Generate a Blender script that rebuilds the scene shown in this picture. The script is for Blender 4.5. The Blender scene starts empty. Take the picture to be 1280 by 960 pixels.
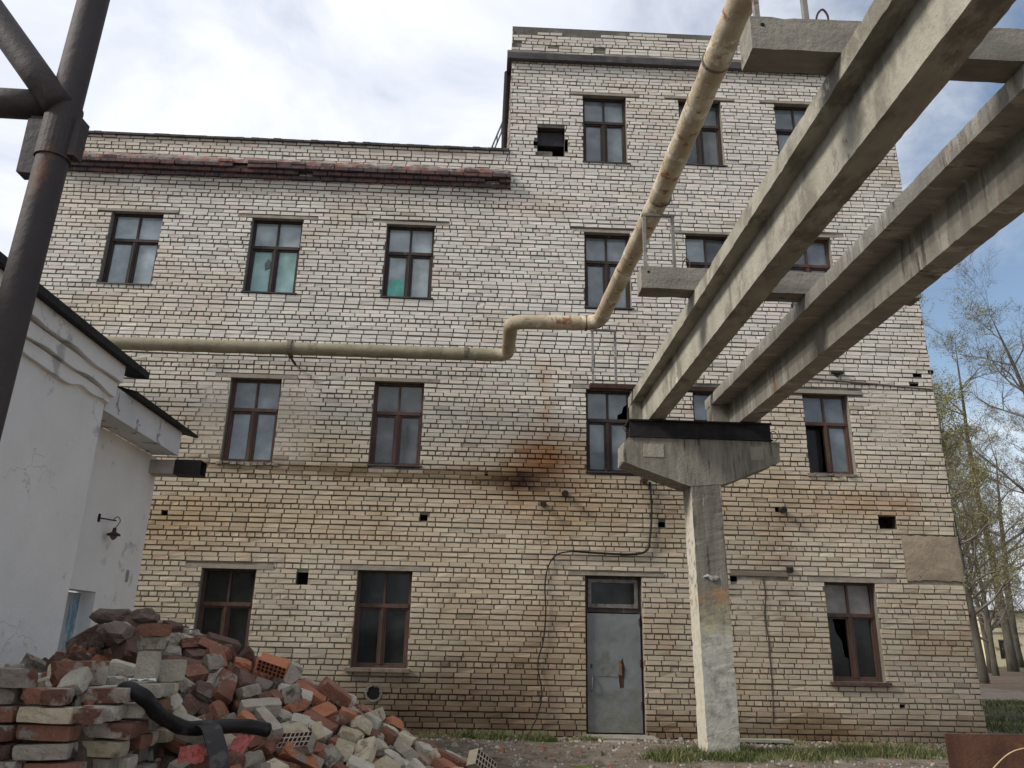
import bpy, math, random
import numpy as np
from mathutils import Vector, Matrix, Euler

rad = math.radians
S = bpy.context.scene
C = S.collection
rng = np.random.default_rng(11)
R = random.Random(5)

# ------------------------------------------------------------------ camera
FPX, PITCH, ROLL, YAW, DIST, EYE = 976.11, 0.31819, 0.021743, 0.034179, 12.5, 1.28516
cd = bpy.data.cameras.new('camera'); cam = bpy.data.objects.new('camera', cd); C.objects.link(cam)
S.camera = cam
cd.sensor_width = 36.0; cd.lens = 36.0 * FPX / 1280.0; cd.clip_start = 0.05; cd.clip_end = 2000
_right = Vector((math.cos(YAW), -math.sin(YAW), 0))
_flat = Vector((math.sin(YAW), math.cos(YAW), 0))
_fwd = _flat * math.cos(PITCH) + Vector((0, 0, math.sin(PITCH)))
_up = -_flat * math.sin(PITCH) + Vector((0, 0, math.cos(PITCH)))
rr = _right * math.cos(ROLL) + _up * math.sin(ROLL)
uu = -_right * math.sin(ROLL) + _up * math.cos(ROLL)
M = Matrix((rr, uu, -_fwd)).transposed().to_4x4()
M.translation = (0, -DIST, EYE)
cam.matrix_world = M

def W(px, py, y=0.0):
    """point of the place on the vertical plane at depth y, read off the photograph (1280 px wide)"""
    u, v = px - 640, py - 480
    c, s = math.cos(ROLL), math.sin(ROLL); a = c*u + s*v; b = -s*u + c*v
    d = _right*(a/FPX) + _up*(-b/FPX) + _fwd
    t = (y + DIST) / d.y
    return d.x*t, EYE + d.z*t

# ------------------------------------------------------------------ world, sun, exposure
SUN_AZ, SUN_EL = rad(197), rad(38)       # azimuth the light comes from, measured from +X counter-clockwise
SKY_S = 0.085
wd = bpy.data.worlds.new('World'); S.world = wd; wd.use_nodes = True
nt = wd.node_tree; nt.nodes.clear(); L = nt.links
def N(t, typ, **k):
    n = t.nodes.new(typ)
    for a, b in k.items():
        if a in ('ins',):
            for i, v in b.items(): n.inputs[i].default_value = v
        else: setattr(n, a, b)
    return n
out = N(nt, 'ShaderNodeOutputWorld'); bg = N(nt, 'ShaderNodeBackground'); bg.inputs[1].default_value = SKY_S
sky = N(nt, 'ShaderNodeTexSky', sky_type='NISHITA', sun_disc=False)
sky.sun_elevation = SUN_EL; sky.sun_rotation = rad(90) - SUN_AZ
sky.air_density = 1.0; sky.dust_density = 1.5
tc = N(nt, 'ShaderNodeTexCoord'); sx = N(nt, 'ShaderNodeSeparateXYZ')
L.new(tc.outputs['Generated'], sx.inputs[0])
zz = N(nt, 'ShaderNodeMath', operation='ADD'); L.new(sx.outputs[2], zz.inputs[0]); zz.inputs[1].default_value = 0.22
zm = N(nt, 'ShaderNodeMath', operation='MAXIMUM'); L.new(zz.outputs[0], zm.inputs[0]); zm.inputs[1].default_value = 0.05
dx = N(nt, 'ShaderNodeMath', operation='DIVIDE'); L.new(sx.outputs[0], dx.inputs[0]); L.new(zm.outputs[0], dx.inputs[1])
dy = N(nt, 'ShaderNodeMath', operation='DIVIDE'); L.new(sx.outputs[1], dy.inputs[0]); L.new(zm.outputs[0], dy.inputs[1])
cx = N(nt, 'ShaderNodeCombineXYZ'); L.new(dx.outputs[0], cx.inputs[0]); L.new(dy.outputs[0], cx.inputs[1])
n1 = N(nt, 'ShaderNodeTexNoise'); n1.inputs['Scale'].default_value = 2.6; n1.inputs['Detail'].default_value = 7; n1.inputs['Roughness'].default_value = 0.56; n1.inputs['Distortion'].default_value = 0.5
L.new(cx.outputs[0], n1.inputs['Vector'])
n2 = N(nt, 'ShaderNodeTexNoise'); n2.inputs['Scale'].default_value = 0.55; n2.inputs['Detail'].default_value = 3
L.new(cx.outputs[0], n2.inputs['Vector'])
# the cover is thick on the left (towards the sun) and thins to blue on the right
th = N(nt, 'ShaderNodeMapRange'); L.new(sx.outputs[0], th.inputs[0]); th.inputs[1].default_value = 0.05; th.inputs[2].default_value = 0.55; th.inputs[3].default_value = 0.36; th.inputs[4].default_value = -0.17
ad = N(nt, 'ShaderNodeMath', operation='ADD'); L.new(n1.outputs[0], ad.inputs[0]); L.new(th.outputs[0], ad.inputs[1])
ad2 = N(nt, 'ShaderNodeMath', operation='MULTIPLY_ADD'); L.new(n2.outputs[0], ad2.inputs[0]); ad2.inputs[1].default_value = 0.5; L.new(ad.outputs[0], ad2.inputs[2])
rp = N(nt, 'ShaderNodeMapRange', interpolation_type='SMOOTHSTEP'); L.new(ad2.outputs[0], rp.inputs[0]); rp.inputs[1].default_value = 0.52; rp.inputs[2].default_value = 1.0
hz = N(nt, 'ShaderNodeMapRange'); L.new(sx.outputs[2], hz.inputs[0]); hz.inputs[1].default_value = 0.10; hz.inputs[2].default_value = 0.30; hz.inputs[3].default_value = 0.9; hz.inputs[4].default_value = 0.0
mxf = N(nt, 'ShaderNodeMath', operation='MAXIMUM'); L.new(rp.outputs[0], mxf.inputs[0]); L.new(hz.outputs[0], mxf.inputs[1])
ccr = N(nt, 'ShaderNodeValToRGB'); L.new(n1.outputs[0], ccr.inputs[0])
ccr.color_ramp.elements[0].position = 0.30; ccr.color_ramp.elements[0].color = (5.6, 6.1, 7.3, 1)
ccr.color_ramp.elements[1].position = 0.66; ccr.color_ramp.elements[1].color = (9.6, 9.8, 10.2, 1)
mx = N(nt, 'ShaderNodeMixRGB'); L.new(mxf.outputs[0], mx.inputs[0]); L.new(ccr.outputs[0], mx.inputs[2])
skm = N(nt, 'ShaderNodeMixRGB', blend_type='MULTIPLY'); skm.inputs[0].default_value = 1; L.new(sky.outputs[0], skm.inputs[1]); skm.inputs[2].default_value = (1.5, 1.45, 1.35, 1)
L.new(skm.outputs[0], mx.inputs[1]); L.new(mx.outputs[0], bg.inputs[0]); L.new(bg.outputs[0], out.inputs[0])

sl = bpy.data.lights.new('sun', 'SUN'); so = bpy.data.objects.new('sun', sl); C.objects.link(so)
sl.energy = 2.7; sl.angle = rad(14); sl.color = (1.0, 0.95, 0.87)
sd = Vector((math.cos(SUN_AZ)*math.cos(SUN_EL), math.sin(SUN_AZ)*math.cos(SUN_EL), math.sin(SUN_EL)))
so.rotation_euler = sd.to_track_quat('Z', 'Y').to_euler()
vs = S.view_settings; vs.view_transform = 'Standard'; vs.look = 'None'; vs.gamma = 1; vs.exposure = 0.45; vs.use_curve_mapping = False

# ------------------------------------------------------------------ numpy noise
_lat = rng.random((64, 64, 8))
def vnoise(x, y, k=0):
    x = np.asarray(x, float); y = np.asarray(y, float)
    xi = np.floor(x).astype(int); yi = np.floor(y).astype(int); fx = x - xi; fy = y - yi
    fx = fx*fx*(3 - 2*fx); fy = fy*fy*(3 - 2*fy); l = _lat[:, :, k % 8]
    a = l[xi % 64, yi % 64]; b = l[(xi+1) % 64, yi % 64]; c = l[xi % 64, (yi+1) % 64]; d = l[(xi+1) % 64, (yi+1) % 64]
    return (a*(1-fx)+b*fx)*(1-fy) + (c*(1-fx)+d*fx)*fy
def fbm(x, y, k=0, o=4):
    s = 0; a = .5; t = 0
    for i in range(o): s = s + a*vnoise(np.asarray(x)*2**i + 7.3*i, np.asarray(y)*2**i + 3.1*i, k+i); t += a; a *= .55
    return s/t
def sm(a, b, v): v = np.clip((v-a)/(b-a), 0, 1); return v*v*(3-2*v)

# ------------------------------------------------------------------ materials
MATS = {}
def mat(name, base, rough=.85, var=.25, scale=3.0, base2=None, bump=.3, bscale=30, metal=0.0, attr=None, stretch=(1,1,1), spec=.3, detail=6, spots=None, obj=False, rnd=0.0):
    """Principled with world-position noise. spots = [(colour, scale, threshold, softness), ...] layers of dirt / rust"""
    if name in MATS: return MATS[name]
    m = bpy.data.materials.new(name); m.use_nodes = True; t = m.node_tree; t.nodes.clear(); l = t.links
    o = N(t, 'ShaderNodeOutputMaterial'); p = N(t, 'ShaderNodeBsdfPrincipled'); l.new(p.outputs[0], o.inputs[0])
    p.inputs['Roughness'].default_value = rough; p.inputs['Metallic'].default_value = metal; p.inputs['Specular IOR Level'].default_value = spec
    if obj: g = N(t, 'ShaderNodeTexCoord'); pos = g.outputs['Object']
    else: g = N(t, 'ShaderNodeNewGeometry'); pos = g.outputs['Position']
    mp = N(t, 'ShaderNodeMapping'); l.new(pos, mp.inputs[0]); mp.inputs['Scale'].default_value = stretch
    if obj:
        oi = N(t, 'ShaderNodeObjectInfo'); mm = N(t, 'ShaderNodeMath', operation='MULTIPLY'); l.new(oi.outputs['Random'], mm.inputs[0]); mm.inputs[1].default_value = 37.0
        l.new(mm.outputs[0], mp.inputs['Location'])
    nz = N(t, 'ShaderNodeTexNoise'); nz.inputs['Scale'].default_value = scale; nz.inputs['Detail'].default_value = detail; nz.inputs['Roughness'].default_value = .62; l.new(mp.outputs[0], nz.inputs['Vector'])
    rp = N(t, 'ShaderNodeMapRange'); l.new(nz.outputs[0], rp.inputs[0]); rp.inputs[1].default_value = .3; rp.inputs[2].default_value = .7
    mx = N(t, 'ShaderNodeMixRGB'); l.new(rp.outputs[0], mx.inputs[0])
    b = np.array(base[:3])
    if base2 is None: c1, c2 = b*(1-var), b*(1+var)
    else: c1, c2 = b, np.array(base2)
    mx.inputs[1].default_value = (*c1, 1); mx.inputs[2].default_value = (*c2, 1)
    col = mx.outputs[0]
    if attr:
        a = N(t, 'ShaderNodeAttribute', attribute_name=attr); q = N(t, 'ShaderNodeMixRGB', blend_type='MULTIPLY'); q.inputs[0].default_value = 1
        l.new(col, q.inputs[1]); l.new(a.outputs['Color'], q.inputs[2]); col = q.outputs[0]
    if rnd:
        oi = N(t, 'ShaderNodeObjectInfo'); r2 = N(t, 'ShaderNodeMapRange'); l.new(oi.outputs['Random'], r2.inputs[0]); r2.inputs[3].default_value = 1-rnd; r2.inputs[4].default_value = 1+rnd
        q = N(t, 'ShaderNodeVectorMath', operation='SCALE'); l.new(col, q.inputs[0]); l.new(r2.outputs[0], q.inputs['Scale']); col = q.outputs[0]
    for i, (sc, ss, thr, soft) in enumerate(spots or []):
        n3 = N(t, 'ShaderNodeTexNoise'); n3.inputs['Scale'].default_value = ss; n3.inputs['Detail'].default_value = 7; n3.inputs['Roughness'].default_value = .65
        off = N(t, 'ShaderNodeVectorMath', operation='ADD'); l.new(mp.outputs[0], off.inputs[0]); off.inputs[1].default_value = (3.7*(i+1), 11.1*(i+1), 5.3)
        l.new(off.outputs[0], n3.inputs['Vector'])
        r3 = N(t, 'ShaderNodeMapRange', interpolation_type='SMOOTHSTEP'); l.new(n3.outputs[0], r3.inputs[0]); r3.inputs[1].default_value = thr; r3.inputs[2].default_value = thr+soft
        q = N(t, 'ShaderNodeMixRGB'); l.new(r3.outputs[0], q.inputs[0]); l.new(col, q.inputs[1]); q.inputs[2].default_value = (*sc, 1); col = q.outputs[0]
    l.new(col, p.inputs['Base Color'])
    if bump:
        nb = N(t, 'ShaderNodeTexNoise'); nb.inputs['Scale'].default_value = bscale; nb.inputs['Detail'].default_value = 6; nb.inputs['Roughness'].default_value = .65; l.new(pos, nb.inputs['Vector'])
        bp = N(t, 'ShaderNodeBump'); bp.inputs['Strength'].default_value = bump; bp.inputs['Distance'].default_value = .02; l.new(nb.outputs[0], bp.inputs['Height']); l.new(bp.outputs[0], p.inputs['Normal'])
    MATS[name] = m; m['p'] = 1
    return m
def zbands(m, bands):
    """paint bands by height with ragged edges: (z0, z1, colour, strength, threshold)"""
    t = m.node_tree; l = t.links; p = [n for n in t.nodes if n.type == 'BSDF_PRINCIPLED'][0]
    src = p.inputs['Base Color'].links[0].from_socket
    g = N(t, 'ShaderNodeNewGeometry'); s = N(t, 'ShaderNodeSeparateXYZ'); l.new(g.outputs['Position'], s.inputs[0])
    nz = N(t, 'ShaderNodeTexNoise'); nz.inputs['Scale'].default_value = 9; nz.inputs['Detail'].default_value = 6; l.new(g.outputs['Position'], nz.inputs['Vector'])
    jz = N(t, 'ShaderNodeMath', operation='MULTIPLY_ADD'); l.new(nz.outputs[0], jz.inputs[0]); jz.inputs[1].default_value = .14; l.new(s.outputs[2], jz.inputs[2])
    n5 = N(t, 'ShaderNodeTexNoise'); n5.inputs['Scale'].default_value = 7; n5.inputs['Detail'].default_value = 10; n5.inputs['Roughness'].default_value = .7; l.new(g.outputs['Position'], n5.inputs['Vector'])
    for (z0, z1, col, st, thr) in bands:
        a = N(t, 'ShaderNodeMapRange', interpolation_type='SMOOTHSTEP'); l.new(jz.outputs[0], a.inputs[0]); a.inputs[1].default_value = z0+.05; a.inputs[2].default_value = z0+.09
        b = N(t, 'ShaderNodeMapRange', interpolation_type='SMOOTHSTEP'); l.new(jz.outputs[0], b.inputs[0]); b.inputs[1].default_value = z1+.05; b.inputs[2].default_value = z1+.09; b.inputs[3].default_value = 1; b.inputs[4].default_value = 0
        w = N(t, 'ShaderNodeMapRange', interpolation_type='SMOOTHSTEP'); l.new(n5.outputs[0], w.inputs[0]); w.inputs[1].default_value = thr; w.inputs[2].default_value = thr+.40; w.inputs[4].default_value = st
        c = N(t, 'ShaderNodeMath', operation='MULTIPLY'); l.new(a.outputs[0], c.inputs[0]); l.new(b.outputs[0], c.inputs[1])
        c2 = N(t, 'ShaderNodeMath', operation='MULTIPLY'); l.new(c.outputs[0], c2.inputs[0]); l.new(w.outputs[0], c2.inputs[1])
        q = N(t, 'ShaderNodeMixRGB'); l.new(c2.outputs[0], q.inputs[0]); l.new(src, q.inputs[1]); q.inputs[2].default_value = (*col, 1); src = q.outputs[0]
    l.new(src, p.inputs['Base Color'])
    return m

# ------------------------------------------------------------------ mesh helpers
class MB:
    def __init__(s): s.v = []; s.f = []; s.mi = []; s.m = 0
    def add(s, vs, fs):
        o = len(s.v); s.v += [tuple(map(float, v)) for v in vs]; s.f += [tuple(o+i for i in f) for f in fs]; s.mi += [s.m]*len(fs); return s
    def box(s, x0, x1, y0, y1, z0, z1, j=0):
        vs = [[x, y, z] for z in (z0, z1) for y in (y0, y1) for x in (x0, x1)]
        if j: vs = [[a + R.uniform(-j, j) for a in v] for v in vs]
        return s.add(vs, [(0,2,3,1), (4,5,7,6), (0,1,5,4), (2,6,7,3), (0,4,6,2), (1,3,7,5)])
    def prism(s, poly, a0, a1, axis='y'):
        """polygon in the plane across axis, pushed from a0 to a1"""
        n = len(poly)
        def mk(p, a): return (p[0], a, p[1]) if axis == 'y' else ((a, p[0], p[1]) if axis == 'x' else (p[0], p[1], a))
        return s.add([mk(p, a0) for p in poly] + [mk(p, a1) for p in poly], [tuple(range(n)), tuple(range(2*n-1, n-1, -1))] + [(i, n+i, n+(i+1) % n, (i+1) % n) for i in range(n)])
    def tube(s, pts, r, n=8, cap=True, jit=0):
        pts = [Vector(p) for p in pts]; rs = r if isinstance(r, (list, tuple, np.ndarray)) else [r]*len(pts)
        vs = []; fs = []; up = None
        for i, p in enumerate(pts):
            d = (pts[min(i+1, len(pts)-1)] - pts[max(i-1, 0)]).normalized()
            if up is None: up = Vector((0, 0, 1)) if abs(d.z) < .9 else Vector((1, 0, 0))
            a = d.cross(up).normalized(); b = a.cross(d).normalized(); up = b
            for k in range(n):
                t = 2*math.pi*k/n; rr_ = rs[i]*(1 + (R.uniform(-jit, jit) if jit else 0)); vs.append(p + a*math.cos(t)*rr_ + b*math.sin(t)*rr_)
        for i in range(len(pts)-1):
            for k in range(n): fs.append((i*n+k, i*n+(k+1) % n, (i+1)*n+(k+1) % n, (i+1)*n+k))
        if cap: fs.append(tuple(range(n-1, -1, -1))); fs.append(tuple((len(pts)-1)*n+k for k in range(n)))
        return s.add(vs, fs)
    def bar(s, a, b, w, h=None):
        """square bar from a to b"""
        return s.tube([a, b], (w/2)*1.414, 4)
    def build(s, name, m, parent=None, smooth=False, bevel=0):
        off = origin(parent)
        me = bpy.data.meshes.new(name)
        v = np.array(s.v, float).reshape(-1, 3) - np.array(off)
        me.from_pydata(v.tolist(), [], s.f); me.update()
        for x in (m if isinstance(m, (list, tuple)) else [m]): me.materials.append(x)
        if isinstance(m, (list, tuple)): me.polygons.foreach_set('material_index', s.mi)
        if smooth: me.polygons.foreach_set('use_smooth', [True]*len(me.polygons))
        o = bpy.data.objects.new(name, me); C.objects.link(o)
        if parent is not None: o.parent = parent
        if bevel:
            b = o.modifiers.new('b', 'BEVEL'); b.width = bevel; b.segments = 2; b.limit_method = 'ANGLE'
        return o
def origin(o):
    v = Vector((0, 0, 0))
    while o is not None: v += o.location; o = o.parent
    return v
def tag(o, label=None, cat=None, group=None, kind=None):
    if label: o['label'] = label
    if cat: o['category'] = cat
    if group: o['group'] = group
    if kind: o['kind'] = kind
    return o
def empty(name, loc, label, cat, group=None):
    o = bpy.data.objects.new(name, None); C.objects.link(o); o.location = loc; o.empty_display_size = .2
    return tag(o, label, cat, group)
def curve(pts, n=8):
    """smooth line through pts (Catmull-Rom)"""
    P = [Vector(p) for p in pts]; P = [P[0]*2-P[1]] + P + [P[-1]*2-P[-2]]; o = []
    for i in range(1, len(P)-2):
        for k in range(n):
            t = k/n; a, b, c, d = P[i-1], P[i], P[i+1], P[i+2]
            o.append(.5*((2*b) + (c-a)*t + (2*a-5*b+4*c-d)*t*t + (3*b-a-3*c+d)*t**3))
    o.append(P[-2]); return o

# ------------------------------------------------------------------ ground
def ground_h(x, y):
    """terrain: level by the wall, falling a little towards the camera, uneven"""
    x = np.asarray(x, float); y = np.asarray(y, float)
    h = -0.42*sm(-2.5, -11.0, y)
    h = h + .05*(fbm(x*.9, y*.9, 2)-.5)*sm(40, 15, np.abs(y)) + .02*(fbm(x*5, y*5, 3)-.5)*sm(20, 8, np.abs(y))
    h = h - .05 + .05*sm(-.2, -1.3, y)*sm(8, 6, np.abs(x))
    r = sm(7.9, 9.0, x)*sm(-1, 3, y)
    h = h + r*(.25*sm(14.5, 16, y) - .16*np.exp(-((y-6.5)/1.6)**2) - .10*np.exp(-((y-20)/5)**2))
    return h
gm = mat('ground_dirt', (.10, .08, .06), .95, scale=.8, base2=(.19, .155, .12), bump=.9, bscale=18,
         spots=[((.30, .27, .24), 14, .62, .05), ((.055, .045, .03), 2.2, .56, .12), ((.075, .095, .03), 1.1, .60, .07)])
def build_ground():
    t = gm.node_tree; l = t.links; p = [n for n in t.nodes if n.type == 'BSDF_PRINCIPLED'][0]; src = p.inputs['Base Color'].links[0].from_socket
    g = N(t, 'ShaderNodeNewGeometry'); s = N(t, 'ShaderNodeSeparateXYZ'); l.new(g.outputs['Position'], s.inputs[0])
    nz = N(t, 'ShaderNodeTexNoise'); nz.inputs['Scale'].default_value = .6; nz.inputs['Detail'].default_value = 6; l.new(g.outputs['Position'], nz.inputs['Vector'])
    yy = N(t, 'ShaderNodeMath', operation='MULTIPLY_ADD'); l.new(nz.outputs[0], yy.inputs[0]); yy.inputs[1].default_value = 2.5; l.new(s.outputs[1], yy.inputs[2])
    for (a, b, w, col) in [(2.5, 11.0, .6, (.095, .09, .045)), (6.2, 7.6, .5, (.05, .045, .028)), (11.8, 15.0, .5, (.24, .18, .135)), (16, 600, .8, (.10, .07, .048)), (44, 600, 3, (.11, .13, .035))]:
        m1 = N(t, 'ShaderNodeMapRange'); l.new(yy.outputs[0], m1.inputs[0]); m1.inputs[1].default_value = a+1; m1.inputs[2].default_value = a+1+w
        m2 = N(t, 'ShaderNodeMapRange'); l.new(yy.outputs[0], m2.inputs[0]); m2.inputs[1].default_value = b+1; m2.inputs[2].default_value = b+1+w; m2.inputs[3].default_value = 1; m2.inputs[4].default_value = 0
        c = N(t, 'ShaderNodeMath', operation='MULTIPLY'); l.new(m1.outputs[0], c.inputs[0]); l.new(m2.outputs[0], c.inputs[1])
        q = N(t, 'ShaderNodeMixRGB'); l.new(c.outputs[0], q.inputs[0]); l.new(src, q.inputs[1]); q.inputs[2].default_value = (*col, 1); src = q.outputs[0]
    nd_ = N(t, 'ShaderNodeTexNoise'); nd_.inputs['Scale'].default_value = 3.5; nd_.inputs['Detail'].default_value = 9; nd_.inputs['Roughness'].default_value = .75; l.new(g.outputs['Position'], nd_.inputs['Vector'])
    rd_ = N(t, 'ShaderNodeMapRange'); l.new(nd_.outputs[0], rd_.inputs[0]); rd_.inputs[1].default_value = .3; rd_.inputs[2].default_value = .7; rd_.inputs[3].default_value = .55; rd_.inputs[4].default_value = 1.5
    sc_ = N(t, 'ShaderNodeVectorMath', operation='SCALE'); l.new(src, sc_.inputs[0]); l.new(rd_.outputs[0], sc_.inputs['Scale']); src = sc_.outputs[0]
    l.new(src, p.inputs['Base Color'])
    def ax(a, b, st, far):
        c = list(np.arange(a, b, st)); k = 0; s0 = st
        hi = b; lo = a; H = []; Lo = []
        while hi < far: s0 *= 1.25; H.append(hi); hi += s0
        s0 = st
        while lo > -far: s0 *= 1.25; lo -= s0; Lo.append(lo)
        return np.array(Lo[::-1] + c + H + [far])
    X = ax(-6, 16, .09, 700); Y = ax(-9, 3, .07, 700)
    gx, gy = np.meshgrid(X, Y); z = ground_h(gx, gy)
    nx, ny = len(X), len(Y); i = np.arange(nx*ny).reshape(ny, nx)
    f = np.stack([i[:-1, :-1], i[:-1, 1:], i[1:, 1:], i[1:, :-1]], -1).reshape(-1, 4)
    b = MB(); b.v = np.stack([gx, gy, z], -1).reshape(-1, 3).tolist(); b.f = f.tolist(); b.mi = [0]*len(b.f)
    tag(b.build('ground', gm, smooth=True), kind='structure')
build_ground()

# ------------------------------------------------------------------ the factory building
BX0, BX1, BY1 = -7.75, 7.70, 12.0
TX = 0.285                       # left edge of the taller block
CP = .0771                       # course pitch
Z0H = W(690, 641.5)[1]           # centre of a header course
bld = empty('factory_building', (0, 6, 0), 'three storey factory building of pale silicate brick with a taller four storey right end', 'building')
brickm = mat('silicate_brick', (.90, .90, .90), .93, base2=(1.07, 1.07, 1.07), scale=28, bump=.3, bscale=70, attr='col')
mortm = mat('wall_mortar', (.8, .8, .8), .95, base2=(1.2, 1.2, 1.2), scale=22, bump=.7, bscale=60, attr='col')
concm = mat('lintel_concrete', (.28, .245, .20), .92, scale=6, var=.25, bump=.5, bscale=40, spots=[((.16, .14, .115), 5, .58, .15)])
darkm = mat('dark_interior', (.05, .045, .04), .95, bump=0)
revealm = mat('reveal_brick', (.22, .19, .15), .93, scale=9, var=.35, bump=.6, bscale=35)

holes = []     # through openings (x0,x1,z0,z1,depth)
flats = []     # rects kept clear of bricks, filled by another piece
def rc(a, b, c, d):          # pixel corners tl, tr, bl, br -> averaged rectangle on the wall
    a, b, c, d = [W(*p) for p in (a, b, c, d)]
    return (a[0]+c[0])/2, (b[0]+d[0])/2, (c[1]+d[1])/2, (a[1]+b[1])/2
WIN = {
 'D4': rc((729,118),(782,119),(729,203),(785,203)), 'E4': rc((848,123),(902,124),(852,206),(905,206)), 'F4': rc((968,128),(1021,130),(975,211),(1028,212)),
 'A3': rc((140,262),(203,265),(123,353),(190,356)), 'B3': rc((315,271),(377,273),(304,364),(370,367)), 'C3': rc((484,279),(543,281),(477,370),(539,373)),
 'D3': rc((730,289),(787,291),(732,384),(790,385)), 'E3': rc((857,291),(911,292),(861,386),(915,387)), 'F3': rc((983,294),(1040,296),(989,388),(1046,389)),
 'A2': rc((289,470),(351,473),(275,576),(341,578)), 'B2': rc((469,475),(530,477),(460,580),(525,583)), 'D2': rc((733,485),(789,486),(733,590),(791,590)),
 'E2': rc((867,487),(922,488),(870,590),(926,591)), 'F2': rc((1003,491),(1060,491),(1013,592),(1071,592)),
 'A1': rc((250,709),(318,710),(238,833),(308,834)), 'B1': rc((447,711),(515,713),(438,834),(509,836)), 'F1': rc((1030,726),(1094,728),(1043,852),(1108,853)),
 'DOOR': rc((730,719),(803,720),(735,920),(807,920)) }
for k, r in WIN.items(): holes.append((*r, .42))
# the grey square hatch holes and knocked-out bricks
def flat(px0, py0, px1, py1):
    a = W(px0, py0); b = W(px1, py1); flats.append((a[0], b[0], b[1], a[1])); return flats[-1]
def hole(px0, py0, px1, py1, d=.35):
    a = W(px0, py0); b = W(px1, py1); holes.append((a[0], b[0], b[1], a[1], d)); return holes[-1]
hole(672, 158, 706, 195, .5); flat(668, 172, 672.2, 186); hole(706, 174, 710, 189, .45); hole(667, 176, 672, 181, .3)
for q in [(371,715,384,731), (525,643,534,651), (823,652,832,659), (1098,645,1122,661), (202,638,209,644), (913,720,922,727), (1141,466,1153,471), (1138,479,1149,484), (1160,462,1168,466),
          (685,56,699,59), (742,62,757,65), (640,53,652,56), (1125,881,1132,885), (606,592,610,595), (969,633,983,641), (461,860,473,872)]: hole(*q)
LINT = {}
def lint(k, l, r, h=.065):
    x0, x1, z0, z1 = WIN[k]; q = (x0-l, x1+r, z1, z1+h); flats.append(q); LINT[k] = q
for k in WIN:
    lint(k, .26 if k not in ('D1',) else .3, .26 if k not in ('DOOR', 'F1') else .36, .05 if WIN[k][3] < 5.9 else .036)
plaster = flat(1127, 669, 1206, 727)
lint0 = flat(913, 713, 985, 721)

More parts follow.
